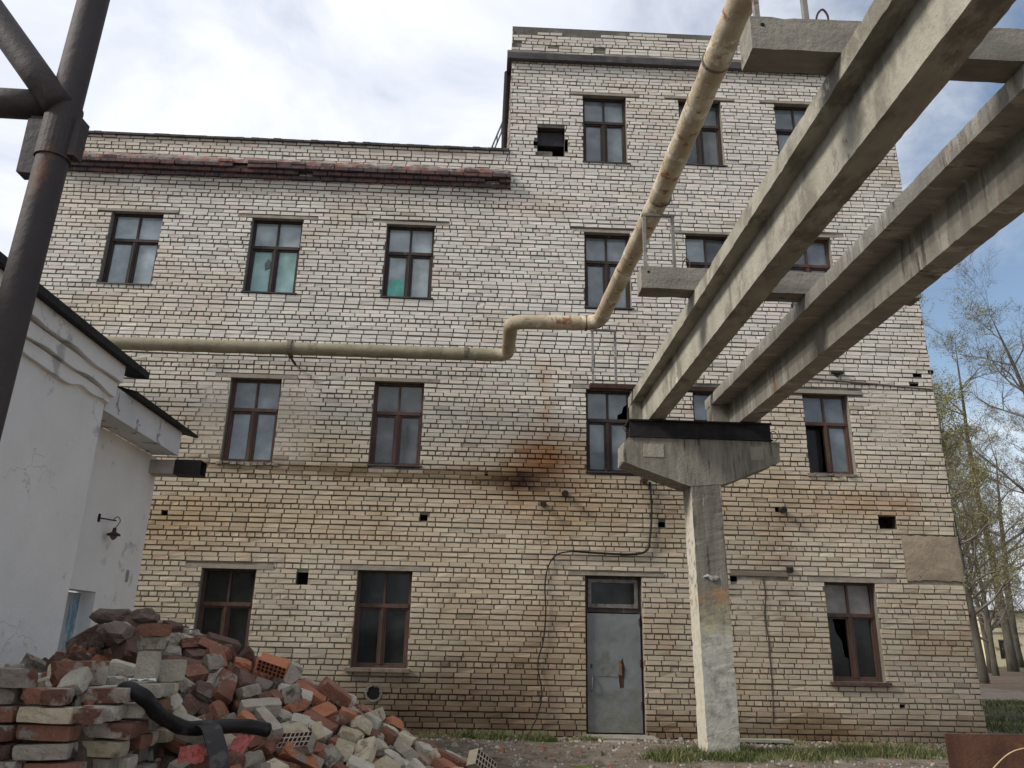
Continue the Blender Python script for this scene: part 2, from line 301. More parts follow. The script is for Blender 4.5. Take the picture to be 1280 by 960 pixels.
def pal(x, z):
    """own colour of the brickwork over the wall: pale at the top, ochre and grimed lower down"""
    t = sm(6.6, 3.4, z + 1.2*(fbm(x*.5, z*.5, 1)-.5))
    a = np.array([.64, .60, .535]); b = np.array([.54, .475, .37])
    c = a[None]*(1-t[:, None]) + b[None]*t[:, None]
    lo = sm(2.6, .2, z)
    c = c*(1 - .16*lo[:, None])
    def mixc(m, col): m = np.clip(m, 0, 1)[:, None]; return c*(1-m) + c*np.array(col)[None]*m
    g = lambda x0, z0, sx_, sz: np.exp(-((x-x0)/sx_)**2 - ((z-z0)/sz)**2)
    n = fbm(x*2.3, z*2.3, 3); n2 = fbm(x*.8, z*1.4, 5); st = fbm(x*6, z*.7, 4)
    c = mixc((n2-.45)*2.2*.5, (.86, .8, .72))
    c = mixc(1.2*g(.95, 4.08, .52, .38)*(.45+n), (.52, .33, .21)); c = mixc(.6*g(1.2, 3.3, .7, .5)*(.4+n), (.72, .55, .38)); c = mixc(.6*g(.9, 3.95, .9, .35)*(.4+n), (.7, .5, .34))                       # rust under the pipe stub
    c = mixc(.8*g(1.0, 5.1, .12, .75)*(.4+n), (.72, .44, .27))
    c = mixc(1.2*g(.8, 3.72, .5, .17)*(.4+n), (.32, .26, .24))
    c = mixc(1.5*np.exp(-((z-3.80-.06*(n-.5)+.02*x)/.11)**2)*sm(-5.2, -4, x)*sm(1.3, .5, x)*(.45+n), (.40, .34, .26))   # dirty string line
    c = mixc(.8*np.exp(-((z-3.70)/.3)**2)*sm(-5, -3, x)*sm(1.5, .4, x)*n, (.7, .62, .52))
    c = mixc(1.1*g(-.6, .42, 1.45, .62)*(.5+n), (.36, .30, .25)); c = mixc(.8*sm(.45, .05, z)*(.35+n), (.42, .36, .30)); c = mixc(.55*np.clip(st-.5, 0, 1)*2.2*sm(4.2, 3.2, z), (.62, .50, .38))                        # damp foot of the wall
    c = mixc(.6*g(.6, .95, .6, .6)*(.3+n), (.6, .48, .38))
    c = mixc(.7*g(4.8, 2.6, .10, .9)*(.4+st), (.45, .36, .3)); c = mixc(.5*g(4.95, 3.25, .5, .15), (.5, .45, .4))
    c = mixc(.6*g(6.5, 3.55, .8, .22)*(.4+n), (.8, .55, .4))
    c = mixc(.5*g(-4.6, 3.0, 1.0, .7)*(.4+n), (.95, .78, .6))
    c = mixc(.55*g(-6.3, 6.5, .8, .3)*(.4+n), (.9, .8, .62))
    c = mixc(.9*np.exp(-((z-9.02)/.16)**2)*sm(.4, .2, x)*(.25+n), (.55, .52, .5))       # darker band below the cornice
    c = mixc(.55*g(.9, 8.85, .8, .2)*(.4+n), (.75, .62, .52))
    c = mixc(.5*g(5.6, 5.62, 1.6, .10)*(.4+n), (.4, .36, .32))
    c = mixc(.45*sm(.75, .05, z)*(.4+n), (.62, .52, .44))
    c = mixc(.6*sm(9.6, 9.9, z)*sm(TX, TX-.1, x)*(n), (.8, .72, .62)); c = mixc(.6*sm(12.3, 12.6, z)*n, (.75, .72, .68))
    c = mixc(.55*g(3.2, 3.5, 3.4, .75)*(.35+n), (.80, .63, .45)); c = mixc(.5*g(-3.9, 3.1, 1.8, .5)*(.3+n2), (.86, .70, .48)); c = mixc(.5*sm(2.4, 1.0, z)*sm(-1.6, .3, x)*(.3+n2), (.80, .68, .55)); c = mixc(.5*g(-.6, 2.2, 1.6, 1.0)*(.2+n), (.85, .72, .56))
    c = mixc(.35*(n2 > .5)*(n2-.5)*4, (.82, .74, .64))
    for (x0, z0, w, hgt) in [(.2, 2.0, .05, .4), (.95, 2.6, .06, .5), (2.95, 3.0, .12, .5), (5.1, 4.9, .06, .5), (-1.6, 2.9, .08, .3)]:
        c = mixc(.6*g(x0, z0, w, hgt)*(.3+n), (.6, .45, .35))
    return c
def infill(x, z):
    """bricked-up strips where the joints are smeared flush"""
    m = np.zeros(len(x), bool)
    for (a, b) in [((250, 474), (284, 588)), ((350, 476), (386, 590)), ((320, 705), (352, 760)), ((1094, 505), (1134, 545)), ((918, 722), (962, 830)), ((1085, 488), (1130, 560))]:
        p, q = W(*a), W(*b); m |= (x > p[0]+.05*np.sin(z*9)) & (x < q[0]+.05*np.sin(z*11)) & (z < p[1]) & (z > q[1])
    m |= (np.abs(z-3.80+.02*x) < .09+.03*np.sin(x*7)) & (x > -5) & (x < 1.1)
    return m

def brick_wall(name, u0, u1, z0, z1, place, holes, flats, parent, ragtop=None, fine=True, fy=0.0, step=.12, tint=(1, 1, 1)):
    """brick face on local (u, z); place(u, w, z) puts it in the world, w is depth into the wall"""
    V = []; F = []; COL = []; MI = []
    def emit(vs, fs, cols, mi):
        o = len(V); V.extend(vs); F.extend([tuple(o+i for i in f) for f in fs]); COL.extend(cols); MI.extend([mi]*len(fs))
    # --- mortar sheet with the openings cut out
    ub = sorted(set(list(np.round(np.arange(u0, u1, step), 4)) + [u1] + [h[i] for h in holes for i in (0, 1) if u0 < h[i] < u1]))
    zb = sorted(set(list(np.round(np.arange(z0, z1, step), 4)) + [z1] + [h[i] for h in holes for i in (2, 3) if z0 < h[i] < z1]))
    gu, gz = np.meshgrid(ub, zb); fl_u, fl_z = gu.ravel(), gz.ravel()
    mc = pal(fl_u, fl_z) if fine else np.tile([.42, .37, .3], (len(fl_u), 1))
    inf = infill(fl_u, fl_z) if fine else np.zeros(len(fl_u), bool)
    nn = fbm(fl_u*3, fl_z*3, 6)
    lowlight = sm(4.5, 2.0, fl_z)
    mcol = mc*(.20 + .24*lowlight + .42*np.clip(nn-.5, 0, 1)*2)[:, None]
    mcol = np.where(inf[:, None], mc*.80, mcol)
    nu = len(ub); ok = []
    for j in range(len(zb)-1):
        zc = (zb[j]+zb[j+1])/2
        for i in range(nu-1):
            uc = (ub[i]+ub[i+1])/2
            if any(h[0] < uc < h[1] and h[2] < zc < h[3] for h in holes): continue
            k = j*nu+i; ok.append((k, k+1, k+nu+1, k+nu))
    emit([place(a, .021, b) for a, b in zip(fl_u, fl_z)], ok, mcol.tolist(), 1)
    # --- reveals
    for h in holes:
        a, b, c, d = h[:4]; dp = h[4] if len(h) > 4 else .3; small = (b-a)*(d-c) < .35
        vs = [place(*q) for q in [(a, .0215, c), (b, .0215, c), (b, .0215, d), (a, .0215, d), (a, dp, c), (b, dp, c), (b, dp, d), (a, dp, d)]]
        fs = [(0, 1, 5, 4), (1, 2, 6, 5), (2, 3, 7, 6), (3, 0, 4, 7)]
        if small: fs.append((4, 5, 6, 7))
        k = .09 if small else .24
        emit(vs, fs, [[k, k*.9, k*.75]]*4 + [[k*.3]*3]*4, 1)  # sides darken with depth, shade of the opening put into the colour
    # --- bricks
    n0 = int(math.ceil((z0 - Z0H)/CP)); n1_ = int(math.floor((z1 - Z0H)/CP))
    bu = []; 
    for n in range(n0, n1_+1):
        zc = Z0H + n*CP + .006*math.sin(n*2.1)
        hdr = (n % 6 == 0)
        L_ = .1245 if hdr else .2545
        ph = [0, .0, .127, .02, .15, .06][n % 6] + R.uniform(-.03, .03)
        blk = [(h[0], h[1]) for h in holes+flats if h[2]-.022 < zc < h[3]+.022]
        u = u0 + ph - .26; ivs = []
        while u < u1:
            Lb = L_ * (1 + R.uniform(-.02, .02))
            if not hdr and R.random() < .03: Lb = .13
            a, b = max(u, u0), min(u+Lb, u1)
            u += Lb
            segs = [(a+.0, b)]
            for (p, q) in blk:
                ns = []
                for (s_, e_) in segs:
                    if q <= s_ or p >= e_: ns.append((s_, e_)); continue
                    if p > s_: ns.append((s_, p+.004))
                    if q < e_: ns.append((q-.004, e_))
                segs = ns
            for (s_, e_) in segs:
                if e_-s_ > .035: bu.append((s_, e_, zc, n))
    bu = np.array(bu)
    if ragtop is not None: bu = bu[bu[:, 2] + CP/2 < ragtop(bu[:, 0])]
    K = len(bu)
    uc = (bu[:, 0]+bu[:, 1])/2; zc = bu[:, 2]
    jt = rng.uniform(.0045, .010, (K, 4)); dz = rng.normal(0, .0022, K)
    wear = fbm(uc*1.3, zc*1.3, 7)
    pr_ = rng.normal(0, .0022, K) + np.where(rng.random(K) < .02, .011, 0)
    inn = infill(uc, zc) if fine else np.zeros(K, bool)
    jt = rng.uniform(.0048, .0078, (K, 4)); dz = rng.normal(0, .0014, K)
    a = bu[:, 0]+jt[:, 0]*.9; b = bu[:, 1]-jt[:, 1]*.9; lo = zc-CP/2+jt[:, 2]*.85+dz; hi = zc+CP/2-jt[:, 3]*.85+dz
    c1 = rng.normal(0, .0028, (K, 8)); ins = .0045
    cu = np.stack([a, b, b, a, a+ins, b-ins, b-ins, a+ins], 1) + c1*np.array([.6]*4+[1]*4)
    cz = np.stack([lo, lo, hi, hi, lo+ins, lo+ins, hi-ins, hi-ins], 1) + rng.normal(0, .0017, (K, 8))
    cw = np.zeros((K, 8)); cw[:, :4] = .026; cw[:, 4:] = pr_[:, None] + rng.normal(0, .0012, (K, 4)) + np.where(inn, .007, 0)[:, None] + fy
    # knocked corners
    kn = rng.random((K, 4)) < .05; cw[:, 4:] += np.where(kn, .007, 0); 
    allc = pal((cu+rng.normal(0, .10, (K, 1))).ravel(), (cz+rng.normal(0, .05, (K, 1))).ravel()).reshape(K, 8, 3) if fine else np.tile(np.array([.42, .37, .3])*np.array(tint), (K, 8, 1))
    v = 1 + rng.normal(0, .055, K); v = np.where(rng.random(K) < .035, v*rng.uniform(.65, .85, K), v)
    v *= .90 + .2*fbm(uc*.7, zc*.7, 2)*1.0
    hue = rng.normal(0, .012, (K, 3)); pink = (rng.random(K) < .1*(.4+fbm(uc*.6, zc*.6, 6)))[:, None]
    tintv = 1 + hue + np.where(pink, np.array([[.035, -.025, -.02]]), 0)
    cc = allc*v[:, None, None]*tintv[:, None, :]
    cc[:, :4] *= np.clip(.35+.3*sm(4.5, 2.0, zc), 0, 1)[:, None, None]  # brick sides darken towards the mortar, recess shade put into the vertex colour
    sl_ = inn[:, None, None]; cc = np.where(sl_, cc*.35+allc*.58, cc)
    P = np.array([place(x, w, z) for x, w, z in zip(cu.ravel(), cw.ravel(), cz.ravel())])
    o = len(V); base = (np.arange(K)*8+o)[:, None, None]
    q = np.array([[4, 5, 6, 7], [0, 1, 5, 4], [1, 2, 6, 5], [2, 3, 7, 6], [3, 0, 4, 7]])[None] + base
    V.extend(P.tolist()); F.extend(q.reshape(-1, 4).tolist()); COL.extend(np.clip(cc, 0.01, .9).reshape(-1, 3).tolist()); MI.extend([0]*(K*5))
    off = origin(parent)
    me = bpy.data.meshes.new(name); me.from_pydata((np.array(V)-np.array(off)).tolist(), [], F); me.update()
    me.materials.append(brickm); me.materials.append(mortm); me.polygons.foreach_set('material_index', MI)
    ca = me.color_attributes.new('col', 'FLOAT_COLOR', 'POINT'); cd_ = np.ones((len(V), 4)); cd_[:, :3] = np.array(COL); ca.data.foreach_set('color', cd_.ravel())
    ob = bpy.data.objects.new(name, me); C.objects.link(ob); ob.parent = parent
    return ob

# heights
ZW = 9.97      # wing parapet top
ZT = 12.80     # tower parapet top
front = lambda u, w, z: (u, w, z)
def rag_w(u): return ZW - .03 + 0*u
def rag_t(u): return ZT + .08 - .16*np.clip(fbm(u*1.1, u*0+2, 3, 2)*1.2-.2, 0, 1) - np.where((u < .62), .10, 0)
lowf = [f for f in flats]
holes_w = [h for h in holes if h[0] < TX and h[3] < ZW]; holes_t = [h for h in holes if h[1] > TX-.5]
allh = holes
# one continuous face up to the wing's roof, then the tower's upper face
ZSPL = Z0H + (math.floor((9.70-Z0H)/CP)+.5)*CP
brick_wall('front_wall', BX0, BX1, -.15, ZSPL, front, [h for h in holes if h[2] < ZSPL-.2 and h[3] <= ZSPL], flats, bld)
brick_wall('upper_wall', TX, BX1, ZSPL, ZT+.1, front, [h for h in holes if h[2] >= ZSPL], flats, bld, ragtop=rag_t)
brick_wall('parapet', BX0, TX, ZSPL, ZW, front, [], [], bld)
brick_wall('side_wall', -.0, BY1, -.15, ZT+.1, lambda u, w, z: (BX1+.001-w, u, z), [], [], bld, fine=False, step=1.0)
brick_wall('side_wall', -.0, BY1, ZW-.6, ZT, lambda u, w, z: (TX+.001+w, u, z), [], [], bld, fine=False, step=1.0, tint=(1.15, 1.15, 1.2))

_a = W(672, 158); _b = W(706, 195); b = MB(); _m = _a[1]*.5+_b[1]*.5
b.box(_a[0]+.01, _b[0]-.01, .14, .40, _m, _a[1]-.02, .01); b.build('hole_slab', mat('sooty_slab', (.045, .04, .042), .9, scale=6, bump=.5), bld)
b = MB(); b.box(_a[0]+.01, _a[0]+.30, .10, .30, _b[1]+.01, _b[1]+.15, .012); b.build('loose_brick', revealm, bld)
# inner shell: keeps daylight out, gives the openings a depth
b = MB()
wall_t = .43
b.box(BX0, BX1-.03, BY1-.3, BY1, -.1, 9.8)
b.box(BX0, BX0+.3, .05, BY1, -.1, 9.8)
b.box(BX1-.4, BX1-.022, .45, BY1, -.1, 12.6)
for z in (.0, 3.05, 6.15, 9.35): b.box(BX0+.3, BX1-.4, .44, BY1-.3, z-.2, z-.02)
b.box(TX+.05, BX1-.4, .44, BY1-.3, 12.15, 12.35)
b.box(TX+.03, TX+.3, .44, BY1-.3, 9.35, 12.1)
for x in (-2.6, TX, 3.0, 4.9): b.box(x, x+.15, .44, 5.5, 0, 9.3)
b.box(BX0+.3, BX1-.4, 5.5, 5.7, 0, 12.1)
b.build('interior', mat('inner_plaster', (.16, .15, .13), .9, scale=2), bld)
# top of the parapets and roof sheets
b = MB(); n = 60; xs = np.linspace(BX0, TX-.002, n)
for i in range(n-1):
    b.box(xs[i], xs[i+1]-.0005, -.045+R.uniform(-.008, .008), .43, ZW+.002, ZW+.045+R.uniform(-.006, .006))
b.build('coping', mat('coping_felt', (.06, .055, .055), .9, scale=8, bump=.5, spots=[((.2, .19, .17), 6, .58, .1)]), bld)
b = MB(); b.box(BX0, TX-.03, .03, .43, ZW-.5, ZW-.001); b.box(BX0, TX-.001, .43, BY1, 9.4, 9.55); b.box(TX+.03, BX1-.03, .2, .42, ZSPL+.02+.0, ZSPL+.04)
b.build('roof', mat('roof_felt', (.08, .075, .07), .9), bld)
b = MB(); xs = np.linspace(TX, BX1-.02, 40)
for i in range(39):
    zt = float(rag_t(np.array([(xs[i]+xs[i+1])/2]))[0]); b.box(xs[i], xs[i+1], .024, .42, 12.3, zt-.035+R.uniform(-.01, .01))
b.build('parapet_core', revealm, bld)

# cornices -------------------------------------------------------
def cornice(name, x0, x1, zb_, rows, m, seg=.26, prob=.05, jit=.006):
    """corbelled courses of single bricks: rows = [(height, projection)]; damaged bricks are shorter"""
    b = MB(); z = zb_; mats = m if isinstance(m, list) else [m]
    for ri, (h, p) in enumerate(rows):
        x = x0 + (ri % 2)*.5*seg*.5
        xx = x0
        while xx < x1-.02:
            nx = min(xx + (seg if xx > x0 else seg*(.5 if ri % 2 else 1)) , x1)
            if R.random() > prob:
                b.m = R.randrange(len(mats)); pj = p*(1 if R.random() > prob*3 else R.uniform(.5, .85)) + R.uniform(-jit, jit)
                b.box(xx+.006, nx-.006, -pj, .012, z+.005+R.uniform(-.003, .003), z+h-.005+R.uniform(-.003, .003), .003)
            xx = nx
        z += h
    return b.build(name, mats, bld)
cor_red = [mat('cornice_red_brick', (.12, .068, .062), .92, scale=9, var=.4, bump=.6, bscale=40, spots=[((.07, .058, .062), 3, .48, .12), ((.25, .21, .19), 7, .60, .06)]),
           mat('cornice_dark_brick', (.085, .06, .062), .92, scale=9, var=.4, bump=.6, bscale=40, spots=[((.2, .1, .085), 4, .58, .1)]),
           mat('cornice_rose_brick', (.27, .13, .10), .92, scale=9, var=.4, bump=.6, bscale=40, spots=[((.38, .34, .3), 8, .58, .08)])]
cornice('cornice', -7.82, TX+.04, 9.16, [(.077, .055), (.077, .11), (.077, .165)], cor_red[:2], prob=.01)
cornice('cornice', -7.82, TX+.02, 9.393, [(.06, .15)], [cor_red[0], cor_red[2], cor_red[0]], prob=.12, jit=.03)
cornice('cornice', -7.8, TX-.06, 9.452, [(.055, .09)], [cor_red[0], cor_red[2], cor_red[1]], prob=.5, jit=.03)
b = MB(); xs = np.linspace(-7.8, TX-.01, 80); zt = 9.56 + .05*(fbm(xs*1.5, xs*0, 2)-.5)*2; pj = .10+.05*(fbm(xs*4, xs*0, 4)-.5)
vs = []; fs = []
for i, x in enumerate(xs): vs += [(x, -.13-pj[i]*.2, 9.395), (x, -.12-pj[i]*.25, 9.445+R.uniform(-.012, .018)), (x, -.006, zt[i]+.03+R.uniform(-.02, .02)), (x, .01, zt[i])]
for i in range(len(xs)-1):
    for k in range(3): a = i*4+k; fs.append((a, a+4, a+5, a+1))
b.add(vs, fs); b.build('cornice_mortar', mat('cornice_mortar', (.13, .11, .10), .95, scale=9, base2=(.30, .26, .23), bump=1, bscale=25, spots=[((.24, .11, .09), 3.2, .50, .05), ((.07, .06, .06), 5.1, .54, .06)]), bld)
# tower: concrete band, then a sloped mortar weathering
b = MB(); xs = np.linspace(TX-.09, BX1+.06, 60); vs = []; fs = []
for i, x in enumerate(xs):
    j = R.uniform(-.008, .008); vs += [(x, .012, 12.03), (x, -.10+j, 12.03+j), (x, -.115+j, 12.16+j*.5), (x, -.085, 12.175), (x, .0, 12.29+.02*math.sin(x*3)), (x, .012, 12.29+.02*math.sin(x*3))]
for i in range(len(xs)-1):
    for k in range(5): a = i*6+k; fs.append((a, a+6, a+7, a+1))
fs.append((0, 1, 2, 3, 4, 5)); b.add(vs, fs)
cb = mat('cornice_band', (.085, .078, .078), .9, scale=5, var=.35, bump=.5, bscale=30, stretch=(.4, 1, 2))
zbands(cb, [(12.17, 12.5, (.19, .15, .125), .9, .35)])
b.build('cornice_band', cb, bld)
b = MB(); b.box(TX-.09, TX, .02, 3.5, 12.03, 12.17); b.build('cornice_band', cb, bld)

# windows ---------------------------------------------------------
wood_dark = mat('window_wood_dark', (.045, .032, .028), .7, scale=12, var=.35, bump=.3, bscale=50, stretch=(1, 1, .2), spots=[((.12, .085, .065), 9, .6, .08)])
wood_red = mat('window_wood_brown', (.088, .05, .037), .7, scale=12, var=.3, bump=.3, bscale=50, stretch=(1, 1, .2), spots=[((.06, .04, .03), 6, .55, .1), ((.25, .2, .16), 12, .66, .05)])
wood_pale = mat('window_wood_weathered', (.21, .165, .125), .8, scale=12, var=.3, bump=.3, bscale=50, stretch=(1, 1, .2), spots=[((.1, .07, .05), 6, .55, .1)])
def glassm(name, c, alpha, rough=.08):
    if name in MATS: return MATS[name]
    m = bpy.data.materials.new(name); m.use_nodes = True; t = m.node_tree; l = t.links; p = t.nodes['Principled BSDF']; o = t.nodes['Material Output']
    g = N(t, 'ShaderNodeNewGeometry'); nz = N(t, 'ShaderNodeTexNoise'); nz.inputs['Scale'].default_value = 3.2; nz.inputs['Detail'].default_value = 6; l.new(g.outputs['Position'], nz.inputs['Vector'])
    mx = N(t, 'ShaderNodeMixRGB'); l.new(nz.outputs[0], mx.inputs[0]); mx.inputs[1].default_value = (*[x*.6 for x in c], 1); mx.inputs[2].default_value = (*[x*1.4 for x in c], 1)
    l.new(mx.outputs[0], p.inputs['Base Color']); p.inputs['Roughness'].default_value = rough; p.inputs['Specular IOR Level'].default_value = .25 if name == 'dark_glass' else .6
    tr = N(t, 'ShaderNodeBsdfTransparent'); ms = N(t, 'ShaderNodeMixShader'); l.new(tr.outputs[0], ms.inputs[1]); l.new(p.outputs[0], ms.inputs[2])
    rp = N(t, 'ShaderNodeMapRange'); l.new(nz.outputs[0], rp.inputs[0]); rp.inputs[1].default_value = .3; rp.inputs[2].default_value = .7; rp.inputs[3].default_value = alpha*.8; rp.inputs[4].default_value = min(1, alpha*1.15); l.new(rp.outputs[0], ms.inputs[0])
    l.new(ms.outputs[0], o.inputs[0]); MATS[name] = m; return m
g_up = glassm('dusty_glass', (.19, .225, .24), .92); g_mid = glassm('dusty_glass_mid', (.10, .11, .11), .88); g_low = glassm('dark_glass', (.028, .030, .028), .8, .12); g_white = glassm('whitewashed_glass', (.33, .385, .40), .95)
g_mint = glassm('mint_film', (.26, .42, .40), .95, .4); g_black = mat('hole_shade_black', (.006, .006, .006), .9, bump=0); g_board = mat('pane_board', (.23, .215, .20), .8, scale=5, var=.25)
def window(k, wood, glass, label, top=.37, group=None, open_=None, special=None, y0=.12, sill='thin', lower_glass=None, panes_top=None):
    x0, x1, z0, z1 = WIN[k]; w = x1-x0; h = z1-z0; zt = z1 - h*top
    fr = MB(); t = .045
    fr.box(x0, x0+t, y0, y0+.09, z0, z1); fr.box(x1-t, x1, y0, y0+.09, z0, z1); fr.box(x0+t, x1-t, y0+.001, y0+.09, z1-t, z1-.001); fr.box(x0+t, x1-t, y0+.001, y0+.09, z0+.001, z0+t*.9)
    fr.box(x0+t, x1-t, y0-.012, y0+.088, zt-.035, zt+.025); xm = (x0+x1)/2
    fr.box(xm-.018, xm+.018, y0+.012, y0+.08, zt+.025, z1-t)
    fr.box(xm-.034, xm+.034, y0-.006, y0+.084, z0+t, zt-.035); fr.box(xm-.006, xm+.006, y0-.018, y0-.006, z0+t, zt-.035)
    for (a, c) in ((x0+t, xm-.034), (xm+.034, x1-t)):
        if open_ == 'left' and a < xm: continue
        e = .028
        fr.box(a, a+e, y0+.012, y0+.07, z0+t*.9, zt-.035); fr.box(c-e, c, y0+.012, y0+.07, z0+t*.9, zt-.035)
        fr.box(a+e, c-e, y0+.013, y0+.07, zt-.035-e, zt-.035); fr.box(a+e, c-e, y0+.013, y0+.07, z0+t*.9, z0+t*.9+e)
    wo = fr.build('window', wood, bld, bevel=.004); wo['label'] = label
    cells = [(x0+t, xm-.018, zt+.025, z1-t), (xm+.018, x1-t, zt+.025, z1-t), (x0+t, xm-.034, z0+t, zt-.035), (xm+.034, x1-t, z0+t, zt-.035)]
    pm = MB(); mats = [glass, lower_glass or glass, g_white, g_mint, g_black, g_board, g_low]
    for ci, (a, c, e, f_) in enumerate(cells):
        pm.m = 0 if ci < 2 else 1
        if open_ == 'left' and ci == 2: pm.m = 6
        if panes_top and ci in panes_top: pm.m = panes_top[ci]
        yy = y0+.045 + (.12 if open_ == 'left' and ci == 2 else 0) + R.uniform(-.004, .004); tl = R.uniform(-.006, .006); tv = R.uniform(-.006, .006)
        if special and ci in special:        # broken pane: jagged polygon
            poly = [(a+(c-a)*p, e+(f_-e)*q) for p, q in special[ci]]
            pm.add([(p[0], yy, p[1]) for p in poly], [tuple(range(len(poly)))])
        else: pm.add([(a-.005, yy, e-.005), (c+.005, yy+tl, e-.005), (c+.005, yy+tl+tv, f_+.005), (a-.005, yy+tv, f_+.005)], [(0, 1, 2, 3)])
    pm.build('pane', mats, wo)
    s = MB()
    if sill == 'thin': s.box(x0-.02, x1+.04, -.018, y0+.0, z0-.018, z0+.004, .002); s.build('sill', mat('sill_tin', (.05, .045, .045), .6, scale=8), wo)
    elif sill == 'wide': s.box(x0-.07, x1+.05, -.06, y0, z0-.055, z0-.002, .004); s.build('sill', wood_pale if k != 'F1' else wood_red, wo)
    elif sill == 'rough':
        x = x0-.05
        while x < x1+.04: s.box(x, x+.1, -.02+R.uniform(-.01, .02), y0, z0-.05+R.uniform(-.01, .01), z0-.004, .008); x += .11
        s.build('sill', revealm, wo)
    q = LINT[k]; lm = MB(); n = 12
    for i in range(n):
        a = q[0]+(q[1]-q[0])*i/n; c = q[0]+(q[1]-q[0])*(i+1)/n; lm.add([(a, -.0005, q[2]-.012), (c, -.0005, q[2]-.012), (c, .001, q[3]+.004), (a, .001, q[3]+.004), (a, .1, q[2]-.012), (c, .1, q[2]-.012), (c, .1, q[3]+.004), (a, .1, q[3]+.004)], [(0, 1, 2, 3), (0, 4, 5, 1), (3, 2, 6, 7)] + ([(0, 3, 7, 4)] if i == 0 else []) + ([(1, 5, 6, 2)] if i == n-1 else []))
    lm.build('lintel', concm, bld)
    return wo
brk = [(0, 0), (.45, 0), (.5, .2), (.72, .28), (.8, .5), (1, .62), (1, 1), (0, 1)]
window('D4', wood_dark, g_up, 'top floor window with a pale torn upper right pane', panes_top={1: 0, 2: 0})
w = window('E4', wood_dark, g_mid, 'top floor window behind the pipe with pale boards inside')
bb = MB(); x0, x1, z0, z1 = WIN['E4']; bb.prism([(x0+.5, z0+.1), (x0+.62, z0+.1), (x0+.6, z0+.75), (x0+.45, z0+.72)], .30, .33); bb.prism([(x0+.64, z0+.1), (x0+.72, z0+.1), (x0+.74, z0+.55), (x0+.66, z0+.5)], .27, .3); bb.build('board', mat('pale_board', (.5, .5, .48), .8), w)
window('F4', wood_dark, g_up, 'top floor window nearest the corner')
window('A3', wood_dark, g_white, 'third floor window of the wing, leftmost'); window('B3', wood_dark, g_white, 'window with mint film on its lower panes', panes_top={2: 3, 3: 3})
window('C3', wood_dark, g_white, 'window with a green sheet low in its left pane')
x0, x1, z0, z1 = WIN['C3']
window('D3', wood_dark, g_up, 'third floor window behind the pipe'); window('E3', wood_dark, g_mid, 'third floor window behind the concrete beam', panes_top={0: 2})
window('F3', wood_red, g_up, 'third floor window between the two beams')
window('A2', wood_red, g_up, 'second floor window between bricked-up strips', sill='rough'); window('B2', wood_red, g_mid, 'second floor window with reflections in its lower panes')
window('D2', wood_dark, g_up, 'second floor window with a broken upper right pane', special={1: brk}); window('E2', wood_dark, g_up, 'second floor window hidden behind the concrete head')
window('F2', wood_red, g_up, 'second floor window with its left casement gone', open_='left', sill='rough')
window('A1', wood_red, g_low, 'ground floor window behind the brick heap', sill='wide'); window('B1', wood_red, g_low, 'ground floor window with a worn wooden sill', sill='wide')
window('F1', wood_red, g_low, 'ground floor window with pale boarded upper panes', top=.34, sill='wide', panes_top={0: 5, 1: 5}, special={2: [(0, 0), (1, 0), (1, .3), (.7, .35), (.65, .6), (.4, .75), (.3, 1), (0, 1)]})
def sheet(parent, poly, y, m, name='sheet'):
    b = MB(); b.prism(poly, y, y+.004); return b.build(name, m, parent)
cw = [o for o in bld.children if o.get('label', '').startswith('window with a green sheet')][0]
gx0 = x0+.06; sheet(cw, [(gx0, z0+.05), (gx0+.33, z0+.05), (gx0+.34, z0+.3), (gx0+.24, z0+.42), (gx0+.10, z0+.40), (gx0, z0+.28)], .155, mat('green_sheet', (.14, .45, .36), .6, scale=8))
bw = [o for o in bld.children if o.get('label', '').startswith('window with mint film')][0]
x0, x1, z0, z1 = WIN['B3']; sheet(bw, [(x0+.27, z0+.62), (x0+.33, z0+.72), (x0+.37, z0+.66), (x0+.36, z0+.55), (x0+.29, z0+.5)], .152, mat('dull_leaf_sheet', (.12, .13, .12), .7))

rustm0 = mat('rusted_steel', (.07, .04, .028), .9, scale=14, var=.5, bump=.5, bscale=60)
# door ------------------------------------------------------------
x0, x1, z0, z1 = WIN['DOOR']; zt = W(735, 765)[1]
b = MB(); y0 = .10
b.box(x0, x0+.05, y0, y0+.1, z0, z1); b.box(x1-.05, x1, y0, y0+.1, z0, z1); b.box(x0+.05, x1-.05, y0+.001, y0+.1, z1-.05, z1-.001); b.box(x0+.05, x1-.05, y0+.0015, y0+.1, zt, zt+.07)
dfr = b.build('door_frame', wood_dark, bld, bevel=.004)
b = MB()
for (a, c, e, f_) in [(x0+.052, x1-.052, z1-.105, z1-.052), (x0+.052, x1-.052, zt+.072, zt+.13)]: b.box(a, c, y0-.012, y0+.05, e, f_)
b.box(x0+.052, x0+.105, y0-.011, y0+.05, zt+.13, z1-.105); b.box(x1-.105, x1-.052, y0-.011, y0+.05, zt+.13, z1-.105)
b.build('transom_frame', mat('transom_wood', (.17, .16, .145), .8, scale=14, var=.35, spots=[((.08, .07, .06), 9, .55, .1)]), dfr)
b = MB(); b.add([(x0+.1, y0+.02, zt+.12), (x1-.1, y0+.02, zt+.12), (x1-.1, y0+.02, z1-.1), (x0+.1, y0+.02, z1-.1)], [(0, 1, 2, 3)]); b.build('pane', g_low, dfr)
dm = mat('door_paint', (.175, .185, .185), .6, scale=1.6, var=.14, bump=.15, bscale=14, spec=.1, spots=[((.11, .11, .085), 1.9, .54, .18), ((.07, .05, .035), 16, .68, .04)])
_t = dm.node_tree; _p = [n for n in _t.nodes if n.type == 'BSDF_PRINCIPLED'][0]; _b0 = [n for n in _t.nodes if n.type == 'BUMP'][0]
